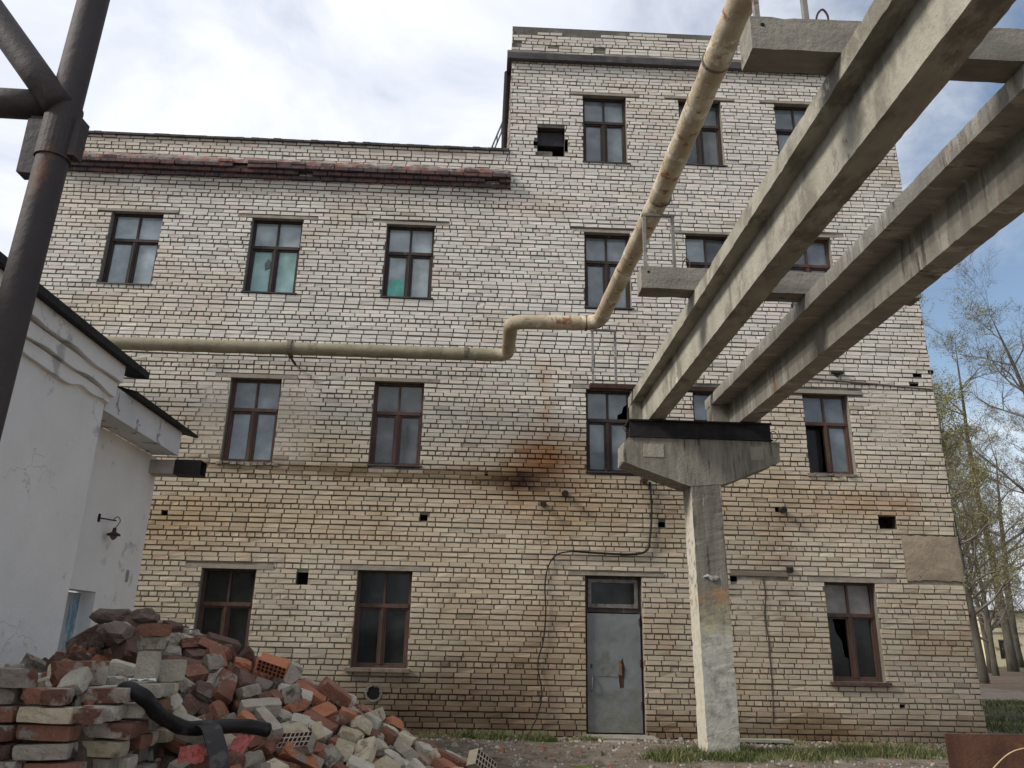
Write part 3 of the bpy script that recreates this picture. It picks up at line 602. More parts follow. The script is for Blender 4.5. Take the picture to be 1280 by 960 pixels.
_nz = N(_t, 'ShaderNodeTexNoise'); _nz.inputs['Scale'].default_value = 2.4; _g = N(_t, 'ShaderNodeNewGeometry'); _t.links.new(_g.outputs['Position'], _nz.inputs['Vector'])
_b1 = N(_t, 'ShaderNodeBump'); _b1.inputs['Strength'].default_value = .5; _b1.inputs['Distance'].default_value = .06; _t.links.new(_nz.outputs[0], _b1.inputs['Height']); _t.links.new(_b0.outputs[0], _b1.inputs['Normal']); _t.links.new(_b1.outputs[0], _p.inputs['Normal'])
zbands(dm, [(-.2, .62, (.135, .135, .10), .75, .3), (-.2, .25, (.12, .11, .075), .7, .35)])
b = MB()
hx0, hz = W(777, 826)[0], W(777, 826)[1]
dx0, dx1, dz0, dz1 = x0+.03, x1-.035, .025, zt-.015
tear = [W(779, 822), W(782, 835), W(781, 860), W(776, 861), W(774, 845), W(775, 832)]
outer = [(dx0, dz0), (dx1, dz0), (dx1, dz1), (dx0, dz1)]
tc_ = (sum(p[0] for p in tear)/6, sum(p[1] for p in tear)/6)
# leaf with a torn hole: ring of quads between the rim and the tear
rim = [(tear[0][0], dz1), (dx1, dz1), (dx1, dz0), (tear[3][0], dz0), (dx0, dz0), (dx0, dz1)]
rim = [(tear[0][0], dz1), (dx1, tear[1][1]), (dx1, dz0), (tear[3][0], dz0), (dx0, tear[4][1]), (dx0, dz1)]
yl = y0-.035
vs = [(p[0], yl, p[1]) for p in rim] + [(p[0], yl, p[1]) for p in tear] + [(dx1, yl, dz1), (dx0, yl, dz0)]
fs = [(0, 6, 7, 1, 12), (1, 7, 8, 2), (2, 8, 9, 3), (3, 9, 10, 4, 13), (4, 10, 11, 5), (5, 11, 6, 0)]
b.add(vs, fs); b.add([(dx0, yl, dz0), (dx1, yl, dz0), (dx1, yl, dz1), (dx0, yl, dz1), (dx0, yl+.03, dz0), (dx1, yl+.03, dz0), (dx1, yl+.03, dz1), (dx0, yl+.03, dz1)], [(0, 4, 5, 1), (1, 5, 6, 2), (2, 6, 7, 3), (3, 7, 4, 0)])
door = b.build('door', dm, bld); door['label'] = 'grey blue sheet steel door with a rusty tear'
b = MB(); b.box(dx0+.02, dx1-.02, yl+.018, yl+.03, dz0+.02, dz1-.02); b.build('backing', mat('door_rust', (.10, .055, .03), .9, scale=8, var=.5, bump=.5), door)
b = MB(); p = W(774, 824); q = W(779, 842); b.add([(p[0]-.005, yl-.003, p[1]), (q[0]-.01, yl-.03, p[1]-.08), (q[0]-.015, yl-.022, q[1]-.03), (p[0], yl-.004, q[1]-.02)], [(0, 1, 2, 3)]); b.build('bent_flap', mat('door_rust', ()), door)
hx, hz_ = W(741, 846); b = MB(); b.tube(curve([(hx+.01, yl-.012, hz_+.01), (hx, yl-.05, hz_-.04), (hx-.005, yl-.05, hz_-.17), (hx-.02, yl-.012, hz_-.2)], 5), .011, 6); b.box(hx-.06, hx-.01, yl-.012, yl, hz_-.26, hz_-.12); b.build('handle', mat('handle_steel', (.13, .14, .14), .5, metal=.4), door)
for hz2 in (.35, .95, 1.55): b = MB(); b.tube([(dx1-.012, yl-.012, hz2), (dx1-.012, yl-.012, hz2+.11)], .013, 8); b.build('hinge', rustm0, door)
b = MB(); b.box(dx0+.045, dx0+.075, yl-.006, yl, .92, .98); b.build('lock_plate', rustm0, door)
b = MB(); b.tube(curve([(W(742, 848)[0], yl-.002, W(742, 848)[1]), (W(750, 845)[0], yl-.002, W(750, 845)[1]), (W(768, 846)[0], yl-.002, W(768, 846)[1]), (W(774, 846)[0], yl-.002, W(774, 846)[1])], 4), .004, 5); b.build('dent_crease', mat('handle_steel', ()), door)
q = LINT['DOOR']; b = MB(); b.box(q[0], q[1], -.006, .1, q[2], q[3]-.004, .002); b.build('lintel', concm, bld)
b = MB(); b.box(x0-.06, x1+.1, -.42, .1, -.12, .0, .008); b.build('doorstep', mat('step_concrete', (.25, .22, .19), .95, scale=4, bump=.8, bscale=30), bld)
b = MB(); b.box(lint0[0], lint0[1], -.006, .1, lint0[2], lint0[3], .003); b.build('lintel', mat('wood_lintel', (.20, .165, .125), .9, scale=6, stretch=(.3, 1, 3)), bld)
# cement render patch, laid 1 cm proud
b = MB(); a, c, e, f_ = plaster; n = 14; m_ = 9
vs = []; fs = []
for j in range(m_+1):
    for i in range(n+1): vs.append((a+(c-a)*i/n + (R.uniform(-.012, .012) if 0 < i else R.uniform(-.03, .0)), (.005 if i in (0, n) or j in (0, m_) else -.006+R.uniform(-.003, .003)), e+(f_-e)*j/m_ + R.uniform(-.014, .014)))
for j in range(m_):
    for i in range(n): k = j*(n+1)+i; fs.append((k, k+1, k+n+2, k+n+1))
b.add(vs, fs); b.build('render_patch', mat('cement_render', (.28, .225, .16), .95, scale=3.5, var=.22, bump=.6, bscale=16, stretch=(1, 1, 1.6), spots=[((.15, .13, .1), 6, .6, .08), ((.34, .27, .2), 3, .6, .1)]), bld, smooth=True)
# pipe sleeve in the foot of the wall and other stubs
px, pz = W(467, 866)
b = MB(); ring = []
for (r_, y_) in [(.135, .006), (.13, -.008), (.10, -.010), (.098, .0), (.098, .25)]: ring.append([(px+r_*math.cos(t)*(1+.03*math.sin(5*t+r_*40)), y_, pz+r_*math.sin(t)) for t in np.linspace(0, 2*math.pi, 25)[:-1]])
vs = [p for r_ in ring for p in r_]; fs = [(i*24+k, i*24+(k+1) % 24, (i+1)*24+(k+1) % 24, (i+1)*24+k) for i in range(4) for k in range(24)]; fs.append(tuple(range(96, 120)))
b.v = []; b.add(vs[:96], fs[:72]); b.build('cement_ring', mat('dull_cement', (.17, .15, .12), .95, scale=8, var=.35, bump=.6), bld)
b = MB(); b.add([(p[0], .0, p[2]) for p in ring[3]] + [(p[0], -.0145, p[2]) for p in ring[2]], [tuple(range(24))]); b.build('bore_shade_disc', g_black, bld)  # flat black disc, painted to stand in for the dark inside the sleeve
rustm = mat('rusted_steel', (.07, .04, .028), .9, scale=14, var=.5, bump=.5, bscale=60)
blackm = mat('sooty_steel', (.02, .018, .018), .85, scale=10, var=.4, bump=.3)
for (qx, qy, r_) in [(679, 630, .045), (977, 637, .05), (706, 617, .05)]:
    p = W(qx, qy); b = MB(); b.tube([(p[0], .05, p[1]), (p[0], -.10, p[1]-.01), (p[0]-.02, -.16, p[1]-.03)], r_, 10); b.build('pipe_stub', blackm, bld)
p = W(805, 601); b = MB(); b.tube([(p[0], .0, p[1]), (p[0], -.12, p[1])], .05, 8); b.build('pipe_stub', rustm, bld)
p = W(987, 712); b = MB(); b.box(p[0]-.05, p[0]+.05, -.04, .01, p[1]-.05, p[1]+.04, .01); b.build('bracket', blackm, bld)
p = W(1046, 466); b = MB(); b.box(p[0]-.11, p[0]+.1, -.05, .01, p[1]-.02, p[1]+.015, .006); b.prism([(p[0]-.05, p[1]-.02), (p[0]+.05, p[1]-.02), (p[0], p[1]-.09)], -.03, .005); b.build('bracket', blackm, bld)
p = W(1010, 471); q = W(1165, 487); b = MB(); b.tube([(p[0]-.1, -.004, p[1]-.02), ((p[0]+q[0])/2, -.006, (p[1]+q[1])/2-.01), (q[0], -.004, q[1])], .018, 5); b.build('conduit', mat('old_mortar_line', (.14, .12, .10), .95), bld)
# crack in the bricked-up doorway: raised bead, the joint's shade put into its colour
b = MB(); pts = [W(954, 723), W(957, 745), W(956, 770), W(961, 800), W(963, 830), W(966, 870), W(966, 905)]; b.tube(curve([(p[0], .004, p[1]) for p in pts], 4), .014, 5, jit=.3); b.build('settlement_joint', mat('joint_shadow', (.07, .055, .04), .95), bld)
p0 = W(634, 62); p1 = W(630, 192)
b = MB(); b.tube([(TX-.08, .35, 12.05), (TX-.10, .33, 10.9), (TX-.1, .33, 9.9)], .055, 10); b.build('downpipe', blackm, bld)
# roof ladder
lad = empty('roof_ladder', (-.1, 1.2, 9.5), 'thin steel roof ladder leaning on the taller block behind the wing parapet', 'ladder')
b = MB()
for s_ in (0, .28):
    b = MB(); b.tube([(-.42+s_*.0, .9+s_, 9.55), (TX-.10, .9+s_, 11.4)], .018, 6); b.build('rail', mat('ladder_steel', (.12, .12, .13), .6, metal=.3), lad)
for t_ in np.linspace(.08, .92, 7):
    b = MB(); b.tube([(-.42+(TX+.32)*t_, .9, 9.55+1.85*t_), (-.42+(TX+.32)*t_, 1.18, 9.55+1.85*t_)], .011, 6); b.build('rung', mat('ladder_steel', ()), lad)

# cables and wire on the wall
cable = MB(); cp = [(812, 603), (814, 640), (812, 672), (808, 688), (792, 693), (755, 692), (715, 689)]
cable.tube(curve([(W(*q)[0], -.035, W(*q)[1]) for q in cp], 6), .018, 7)
cp2 = [(716, 689), (697, 693), (686, 706), (681, 730), (682, 765), (679, 800), (672, 830), (677, 865), (672, 892), (664, 910)]
cable.tube(curve([(W(*q)[0], -.03-.02*(i > 6), W(*q)[1]) for i, q in enumerate(cp2)], 6), .011, 7)
tag(cable.build('cable', mat('cable_rubber', (.012, .011, .011), .55)), 'black cable curling down the brick wall left of the steel door', 'cable')
wm_ = MB(); wp = [W(q[0], q[1], -.3+.28*i/3) for i, q in enumerate([(607, 450), (596, 486), (586, 530), (577, 562)])]
wm_.tube(curve([(p[0], -.3+.28*i/3, p[1]) for i, p in enumerate(wp)], 4), .004, 4)
tag(wm_.build('wire', blackm), 'thin loose wire hanging from the pipe down the wall', 'wire')

# ------------------------------------------------------------------ concrete column, steel beam, beams
def conc(name, c, c2, streak=(3, 3, .5), **k): return mat(name, c, .93, scale=2.5, base2=c2, bump=.6, bscale=28, stretch=streak, **k)
cm = conc('column_concrete', (.13, .118, .095), (.27, .245, .20), (3, 3, .35), spots=[((.075, .065, .055), 2.6, .54, .12), ((.36, .34, .29), 5, .66, .05)])
zbands(cm, [(-.6, 1.55, (.47, .45, .39), .9, .22), (-.6, .5, (.30, .26, .20), .5, .44), (1.42, 1.78, (.38, .35, .20), .8, .30), (1.78, 1.99, (.37, .2, .075), .85, .33)])
# whitewash on the side facing left
def side_wash(m):
    t = m.node_tree; l = t.links; p = [n for n in t.nodes if n.type == 'BSDF_PRINCIPLED'][0]; src = p.inputs['Base Color'].links[0].from_socket
    g = N(t, 'ShaderNodeNewGeometry'); s = N(t, 'ShaderNodeSeparateXYZ'); l.new(g.outputs['True Normal'], s.inputs[0])
    s2 = N(t, 'ShaderNodeSeparateXYZ'); l.new(g.outputs['Position'], s2.inputs[0])
    a = N(t, 'ShaderNodeMapRange'); l.new(s.outputs[0], a.inputs[0]); a.inputs[1].default_value = -.8; a.inputs[2].default_value = -.95
    z = N(t, 'ShaderNodeMapRange'); l.new(s2.outputs[2], z.inputs[0]); z.inputs[1].default_value = 3.3; z.inputs[2].default_value = 2.9
    nz = N(t, 'ShaderNodeTexNoise'); nz.inputs['Scale'].default_value = 11; nz.inputs['Detail'].default_value = 7; l.new(g.outputs['Position'], nz.inputs['Vector'])
    w = N(t, 'ShaderNodeMapRange'); l.new(nz.outputs[0], w.inputs[0]); w.inputs[1].default_value = .68; w.inputs[2].default_value = .52
    c = N(t, 'ShaderNodeMath', operation='MULTIPLY'); l.new(a.outputs[0], c.inputs[0]); l.new(z.outputs[0], c.inputs[1])
    c2 = N(t, 'ShaderNodeMath', operation='MULTIPLY'); l.new(c.outputs[0], c2.inputs[0]); l.new(w.outputs[0], c2.inputs[1])
    q = N(t, 'ShaderNodeMixRGB'); l.new(c2.outputs[0], q.inputs[0]); l.new(src, q.inputs[1]); q.inputs[2].default_value = (.50, .465, .38, 1); l.new(q.outputs[0], p.inputs['Base Color'])
side_wash(cm)
def rough_extrude(prof, a0, a1, n, mk, jit=.004, chip=.02, seed=1, sub=3):
    """profile polygon pushed along an axis in n steps, its corners worn and chipped"""
    rg = random.Random(seed); P = []
    m = len(prof)
    for i in range(m):
        p, q = prof[i], prof[(i+1) % m]
        for k in range(sub): P.append((p[0]+(q[0]-p[0])*k/sub, p[1]+(q[1]-p[1])*k/sub, k == 0))
    cxp = sum(p[0] for p in prof)/m; czp = sum(p[1] for p in prof)/m
    M_ = len(P); vs = []; fs = []
    st = [0]*M_
    for i in range(n+1):
        t = i/n; a = a0+(a1-a0)*t
        for k, (x, z, corner) in enumerate(P):
            if corner:
                st[k] = st[k]*.35 + (rg.random() < .12)*rg.uniform(.3, 1)*chip
                d = st[k]; l_ = math.hypot(cxp-x, czp-z) or 1
                x2, z2 = x+(cxp-x)/l_*d, z+(czp-z)/l_*d
            else: x2, z2 = x, z
            vs.append(mk(x2+rg.uniform(-jit, jit), z2+rg.uniform(-jit, jit), a+(rg.uniform(-.3, .3)*(a1-a0)/n if 0 < i < n else 0)))
    for i in range(n):
        for k in range(M_): fs.append((i*M_+k, i*M_+(k+1) % M_, (i+1)*M_+(k+1) % M_, (i+1)*M_+k))
    fs.append(tuple(range(M_-1, -1, -1))); fs.append(tuple(n*M_+k for k in range(M_)))
    return vs, fs
col = empty('concrete_column', (2.99, -2.1, 0), 'weathered concrete T-shaped column with worn white, yellow and orange paint bands', 'column')
YC0, YC1 = -2.3, -1.88
b = MB(); vs, fs = rough_extrude([(2.79, YC0), (3.195, YC0), (3.195, YC1), (2.79, YC1)], -.25, 3.33, 70, lambda x, y, z: (x - .012*(z-1)+ (.0 if x > 3 else 0), y, z), .0018, .014, 3); b.add(vs, fs); b.build('shaft', cm, col)
hd = [(1.86, 3.60), (2.74, 3.30), (3.20, 3.33), (3.99, 3.66), (4.02, 3.935), (1.96, 3.945), (1.875, 3.88)]
b = MB(); vs, fs = rough_extrude(hd, YC0-.004, YC1+.004, 7, lambda x, z, y: (x, y, z), .005, .03, 5, 8); b.add(vs, fs)
b.build('head', conc('head_concrete', (.15, .135, .11), (.31, .285, .235), (5, 5, .6), spots=[((.09, .08, .065), 3.5, .57, .08), ((.40, .38, .33), 4.5, .64, .06)]), col)
for (x0_, x1_) in ((2.14, 2.42), (3.60, 3.78)): b = MB(); b.box(x0_, x1_, YC0-.010, YC0+.004, 3.68, 3.86, .004); b.build('anchor_patch', conc('patch_concrete', (.22, .2, .165), (.38, .35, .29)), col)
b = MB(); p = (2.95, 2.14)
b.tube([(2.86, -2.298, 2.12), (2.92, -2.302, 2.13), (2.97, -2.30, 2.10), (3.02, -2.304, 2.11), (3.07, -2.298, 2.12)], [.01, .024, .034, .028, .01], 8, jit=.35); b.build('mortar_lump', conc('lump_concrete', (.3, .28, .25), (.42, .4, .36)), col)
b = MB(); b.box(1.965, 3.90, -2.30, -2.284, 3.95, 4.175); b.box(1.965, 3.90, -2.02, -2.004, 3.95, 4.175)
b.box(1.95, 3.915, -2.33, -1.97, 4.176, 4.196); b.box(1.95, 3.915, -2.33, -1.97, 3.946, 3.962)
for x in (2.0, 2.6, 3.2, 3.85): b.box(x, x+.012, -2.283, -2.02, 3.962, 4.175)
for x in (2.35, 3.62): b.prism([(x-.19, 4.197), (x+.19, 4.197), (x+.06, 4.30), (x-.06, 4.30)], -2.12, -2.06)
tag(b.build('steel_beam', blackm), 'black rusted steel bearing beam lying across the head of the column', 'steel beam')
b = MB(); b.tube(curve([(3.9, -2.2, 4.05), (3.97, -2.22, 4.11), (4.03, -2.22, 4.03), (3.98, -2.22, 3.97), (3.93, -2.2, 4.0)], 5), .006, 5); tag(b.build('wire_loop', rustm), 'rusty loop of tie wire at the right end of the black bearing beam', 'wire')
b = MB(); b.tube(curve([(1.96, -2.25, 4.12), (1.88, -2.3, 4.10), (1.9, -2.3, 4.02), (1.97, -2.3, 4.0)], 4), .005, 5); tag(b.build('wire_loop', rustm), 'thin rusty tie wire at the left end of the black bearing beam', 'wire')


bm1 = conc('beam_concrete_pale', (.25, .235, .19), (.42, .395, .325), (2.2, 1.2, .7), spots=[((.19, .175, .14), 1.6, .50, .12), ((.14, .13, .105), 4, .62, .08), ((.48, .46, .40), 3.2, .64, .05)])
bm2 = conc('beam_concrete_streaked', (.22, .205, .175), (.38, .355, .305), (.8, 2.6, .35), spots=[((.46, .43, .37), 2.1, .55, .07), ((.25, .16, .095), 1.4, .60, .08), ((.12, .11, .095), 2.4, .60, .10)])
ZB = EYE+2.92; ZF = EYE+3.29; ZTP = EYE+3.44
def tbeam(xo0, xw0, xw1, xo1, m, seed, label, yend=-1.56):
    e = empty('concrete_beam', ((xw0+xw1)/2, -8, ZB), label, 'beam', 'concrete beams overhead')
    prof = [(xw0, ZB), (xw1, ZB), (xw1, ZF), (xo1, ZF), (xo1, ZTP), (xo0, ZTP), (xo0, ZF), (xw0, ZF)]
    b = MB()
    vs, fs = rough_extrude(prof, -14.3, yend, 260, lambda x, z, y: (x, y, z), .0014, .007, seed)
    b.add(vs, fs); b.build('beam_body', m, e)
    for q in ((xo0+.012, xw0-.001), (xw1+.001, xo1-.012)):
        b = MB(); b.box(q[0], q[1], yend-.32, yend-.03, ZB+.01, ZF-.002, .004); b.build('end_block', m, e)
    return e
tbeam(2.09, 2.23, 2.44, 2.58, bm1, 21, 'pale concrete T beam overhead, the one on the left nearer the pipe')
tbeam(3.235, 3.48, 3.71, 3.95, bm2, 22, 'streaky concrete T beam overhead, the one on the right')
# crossbeams on top
xbm = conc('crossbeam_concrete', (.16, .145, .12), (.30, .275, .23), (1, 3, 3), spots=[((.09, .08, .07), 3, .6, .1)])
steelp = mat('stand_steel', (.23, .22, .20), .7, scale=10, var=.3, metal=.2, spots=[((.13, .08, .05), 9, .58, .08)])
def xbeam(y0_, y1_, label, seed):
    e = empty('crossbeam', (3.0, (y0_+y1_)/2, ZTP), label, 'crossbeam', 'concrete crossbeams on the long beams')
    vs, fs = rough_extrude([(y0_, ZTP+.004), (y1_, ZTP+.004), (y1_, 4.975), (y0_, 4.975)], 1.545, 4.45, 40, lambda y, z, x: (x, y, z), .002, .010, seed)
    b = MB(); b.add(vs, fs); b.build('beam_body', xbm, e)
    b = MB(); b.tube(curve([(1.985, y0_+.06, 4.95), (2.0, y0_+.06, 5.06), (2.04, y0_+.06, 5.11), (2.07, y0_+.06, 5.05), (2.05, y0_+.06, 4.95)], 4), .007, 5); b.build('lifting_loop', rustm, e)
    for x in (1.62, 2.75): b = MB(); b.tube([(x, y0_-.004, 4.91), (x, y0_+.01, 4.91)], .014, 8); b.build('bolt_hole_shade', g_black, e)  # no cavity: proud black discs paint the shade of bolt holes
    return e
xbeam(-5.317, -5.10, 'far concrete crossbeam, carrying the stand that meets the pipe bend', 31)
xbeam(-8.70, -8.50, 'near concrete crossbeam high at the top right of the view', 32)
PZ = 5.76
def stand(y, z0, label, x0_=1.605, x1_=1.93, ztop=PZ-.115, grp='steel stands under the pipe'):
    e = empty('pipe_stand', ((x0_+x1_)/2, y, z0), label, 'pipe stand', grp)
    for x in (x0_, x1_):
        b = MB(); b.box(x-.016, x+.016, y-.016, y+.016, z0, ztop-.026, .001); b.build('leg', steelp, e)
    b = MB(); b.box(x0_-.025, x1_+.025, y-.018, y+.018, ztop-.026, ztop); b.build('crosspiece', steelp, e)
    return e
stand(-5.21, 4.975, 'pale steel stand on the far crossbeam where the pipe bends', 1.615, 1.92)
stand(-8.60, 4.975, 'pale steel stand on the near crossbeam at the top edge of the view', 1.63, 1.945)
stand(-1.95, 4.80, 'thin steel stand on the dark channel below the pipe elbow', 1.52, 1.85)
b = MB(); y = -2.0; b.box(1.47, 4.2, y, y+.10, 4.735, 4.742); b.box(1.47, 4.2, y, y+.007, 4.742, 4.80); b.box(1.47, 4.2, y+.093, y+.10, 4.742, 4.80)
tag(b.build('steel_channel', mat('channel_rust', (.05, .025, .02), .85, scale=8, var=.4)), 'dark red steel channel laid across the far ends of the two beams', 'channel')

# ------------------------------------------------------------------ the pipe
pm_ = mat('pipe_wrap_ochre', (.33, .25, .16), .85, scale=3.5, base2=(.53, .46, .34), bump=.5, bscale=26, spots=[((.24, .12, .055), 6, .56, .08), ((.60, .55, .43), 4, .58, .06), ((.10, .07, .05), 12, .68, .05)])
def greenish(m):
    t = m.node_tree; l = t.links; p = [n for n in t.nodes if n.type == 'BSDF_PRINCIPLED'][0]; src = p.inputs['Base Color'].links[0].from_socket
    g = N(t, 'ShaderNodeNewGeometry'); s = N(t, 'ShaderNodeSeparateXYZ'); l.new(g.outputs['Position'], s.inputs[0])
    a = N(t, 'ShaderNodeMapRange'); l.new(s.outputs[0], a.inputs[0]); a.inputs[1].default_value = .9; a.inputs[2].default_value = -.2; a.inputs[4].default_value = .8
    nz = N(t, 'ShaderNodeTexNoise'); nz.inputs['Scale'].default_value = 5; nz.inputs['Detail'].default_value = 7; l.new(g.outputs['Position'], nz.inputs['Vector'])
    cr = N(t, 'ShaderNodeMixRGB'); l.new(nz.outputs[0], cr.inputs[0]); cr.inputs[1].default_value = (.07, .06, .035, 1); cr.inputs[2].default_value = (.30, .275, .18, 1)
    q = N(t, 'ShaderNodeMixRGB'); l.new(a.outputs[0], q.inputs[0]); l.new(src, q.inputs[1]); l.new(cr.outputs[0], q.inputs[2]); l.new(q.outputs[0], p.inputs['Base Color'])
greenish(pm_)
def elbow(p0, pc, p1, r, n=7):
    """points of a rounded corner at pc"""
    a = (Vector(p0)-Vector(pc)).normalized()*r; c = (Vector(p1)-Vector(pc)).normalized()*r; o = []
    for i in range(n+1):
        t = i/n; o.append(Vector(pc)+a*(1-t)**2+c*t**2)
    return o
A = (1.80, -15.0, PZ); B0 = (1.765, -5.25, PZ+.02); B_ = (1.62, -1.9, PZ); Cc = (.33, -1.88, PZ-.01); D_ = (.33, -.46, PZ-.015); E_ = (-9.0, -.36, PZ)
path = [Vector(A).lerp(Vector(B0), t) for t in np.linspace(0, .985, 40)] + [Vector(B0)] + [Vector(B0).lerp(Vector(B_), t) for t in np.linspace(.04, .9, 12)] + elbow(B0, B_, Cc, .26) + [Vector(B_).lerp(Vector(Cc), t) for t in np.linspace(.3, .7, 5)] + elbow(B_, Cc, D_, .22) + [Vector(Cc).lerp(Vector(D_), t) for t in np.linspace(.3, .7, 4)] + elbow(Cc, D_, E_, .22) + [Vector(D_).lerp(Vector(E_), t) for t in np.linspace(.04, 1, 40)]
pipe = empty('insulated_pipe', (1.7, -2, PZ), 'long wrapped heating pipe, ochre overhead and mossy grey along the brick wall', 'pipe')
b = MB(); rs = [.108*(1+.035*math.sin(i*2.3)+R.uniform(-.02, .02)) for i in range(len(path))]; b.tube(path, rs, 18, jit=.012); b.build('pipe_body', pm_, pipe, smooth=True)
cls = mat('clamp_steel', (.14, .12, .09), .8, scale=12, var=.4)
for q in [(-3.22, -.42), (-.35, -.455)]:
    k = 1.25 if q[0] < -2 else 1.08; b = MB(); b.tube([(q[0]-.03, q[1], PZ), (q[0]+.03, q[1], PZ)], .108*k, 18); b.build('clamp', cls, pipe)
for (x, y) in ((1.775, -5.35), (1.77, -7.4)): b = MB(); b.tube([(x, y, PZ+.02), (x, y+.03, PZ+.02)], .118, 18); b.build('clamp', cls, pipe)
b = MB(); b.tube([(1.45, -1.9, PZ), (1.42, -1.9, PZ)], .118, 18); b.build('clamp', cls, pipe)
b = MB(); b.box(-3.235, -3.205, -.36, .0, PZ-.15, PZ-.12); b.box(-3.25, -3.19, -.36, -.30, PZ-.12, PZ-.02); b.build('wall_bracket', rustm, pipe)

# ------------------------------------------------------------------ white outbuilding on the left
wh = empty('white_outbuilding', (-6, -6, 0), 'whitewashed plaster outbuilding with a stepped cornice, black roof edge and peeling blue door', 'building')
whm = mat('whitewash', (.76, .73, .685), .92, scale=1.5, base2=(.85, .82, .775), bump=.35, bscale=9, spots=[((.52, .50, .49), 2.4, .60, .08), ((.36, .35, .33), 9, .70, .03)])
zbands(whm, [(-1, 1.4, (.58, .61, .68), .5, .4)])
def cracks(m, scale, col, wdt=.012, thr=.5):
    t = m.node_tree; l = t.links; p = [n for n in t.nodes if n.type == 'BSDF_PRINCIPLED'][0]; src = p.inputs['Base Color'].links[0].from_socket
    g = N(t, 'ShaderNodeNewGeometry'); nz = N(t, 'ShaderNodeTexNoise'); nz.inputs['Scale'].default_value = 2.2; nz.inputs['Detail'].default_value = 8; l.new(g.outputs['Position'], nz.inputs['Vector'])
    a = N(t, 'ShaderNodeVectorMath', operation='MULTIPLY_ADD'); l.new(nz.outputs['Color'], a.inputs[0]); a.inputs[1].default_value = (.9, .9, .9); l.new(g.outputs['Position'], a.inputs[2])
    v = N(t, 'ShaderNodeTexVoronoi', feature='DISTANCE_TO_EDGE'); v.inputs['Scale'].default_value = scale; l.new(a.outputs[0], v.inputs['Vector'])
    r1 = N(t, 'ShaderNodeMapRange'); l.new(v.outputs['Distance'], r1.inputs[0]); r1.inputs[1].default_value = 0; r1.inputs[2].default_value = wdt; r1.inputs[3].default_value = 1; r1.inputs[4].default_value = 0
    n2_ = N(t, 'ShaderNodeTexNoise'); n2_.inputs['Scale'].default_value = 1.1; n2_.inputs['Detail'].default_value = 3; l.new(g.outputs['Position'], n2_.inputs['Vector'])
    r2 = N(t, 'ShaderNodeMapRange'); l.new(n2_.outputs[0], r2.inputs[0]); r2.inputs[1].default_value = thr; r2.inputs[2].default_value = thr+.06; r2.inputs[4].default_value = .75
    c = N(t, 'ShaderNodeMath', operation='MULTIPLY'); l.new(r1.outputs[0], c.inputs[0]); l.new(r2.outputs[0], c.inputs[1])
    q = N(t, 'ShaderNodeMixRGB'); l.new(c.outputs[0], q.inputs[0]); l.new(src, q.inputs[1]); q.inputs[2].default_value = (*col, 1); l.new(q.outputs[0], p.inputs['Base Color'])
cracks(whm, .9, (.45, .43, .41), .008, .54)
WA = -4.0; WBx = -4.35
b = MB()
def grid_wall(b, fx, y0_, y1_, z0_, z1_, ny, nz, amp, hol=None):
    ys = sorted(set(list(np.linspace(y0_, y1_, ny)) + ([hol[0], hol[1]] if hol else []))); zs = sorted(set(list(np.linspace(z0_, z1_, nz)) + ([hol[2], hol[3]] if hol else [])))
    vs = [(fx+amp*float(fbm(np.array([y*1.3]), np.array([z*1.3]), 3)[0]-.5)*(0 if hol and y in hol[:2] else 1), y, z) for z in zs for y in ys]; fs = []
    for j in range(len(zs)-1):
        for i in range(len(ys)-1):
            if hol and hol[0] <= ys[i] < hol[1] and hol[2] <= zs[j] < hol[3]: continue
            k = j*len(ys)+i; fs.append((k, k+1, k+len(ys)+1, k+len(ys)))
    b.add(vs, fs)
grid_wall(b, WA, -15, -4.48, -.8, 3.56, 90, 30, .035)
b.add([(WA, -4.48, -.8), (WBx-.3, -4.48, -.8), (WBx-.3, -4.48, 3.56), (WA, -4.48, 3.56)], [(0, 1, 2, 3)])
DH = (-4.22, -3.16, -.3, 1.72)
grid_wall(b, WBx, -4.48, -2.09, -.8, 3.50, 20, 26, .02, DH)
y0d, y1d, z0d, z1d = DH
b.add([(WBx, y0d, z0d), (WBx-.22, y0d, z0d), (WBx-.22, y0d, z1d), (WBx, y0d, z1d), (WBx, y1d, z0d), (WBx-.22, y1d, z0d), (WBx-.22, y1d, z1d), (WBx, y1d, z1d)], [(0, 1, 2, 3), (4, 7, 6, 5), (3, 2, 6, 7)])
b.add([(WBx, -2.09, -.8), (-9, -2.09, -.8), (-9, -2.09, 4.6), (-6.5, -2.09, 4.3), (WBx, -2.09, 3.5)], [(0, 1, 2, 3, 4)])
b.build('wall', whm, wh, smooth=False)
# cornice steps, lower edges wavy
def step(x, z0_, z1_, k, depth=.35):
    ys = np.linspace(-15, -4.46, 150); wv = .05*(fbm(ys*2.2, ys*0+k, k, 2)-.5)*2
    vs = []; fs = []
    for i, y in enumerate(ys): vs += [(x-.16, y, z0_+wv[i]), (x, y, z0_+wv[i]), (x, y, z1_), (x-.16, y, z1_)]
    for i in range(len(ys)-1):
        for q in range(3): a = i*4+q; fs.append((a, a+4, a+5, a+1))
    fs += [(0, 1, 2, 3), tuple((len(ys)-1)*4+q for q in (3, 2, 1, 0))]
    b = MB(); b.add(vs, fs); b.build('cornice_step', whm, wh)
step(WA+.045, 3.545, 3.66, 1); step(WA+.09, 3.662, 3.80, 2); step(WA+.14, 3.802, 3.99, 4)
rfm = mat('roof_edge_felt', (.02, .02, .022), .8, scale=6, var=.4, bump=.4)
b = MB(); b.prism([(WA+.22, 3.985), (WA+.22, 4.06), (-8.5, 5.3), (-8.5, 5.2), (WA, 4.0)], -15, -4.05); b.prism([(WA+.10, 3.815), (WA+.11, 3.845), (-8.5, 4.95), (-8.5, 4.85)], -4.045, -2.02)
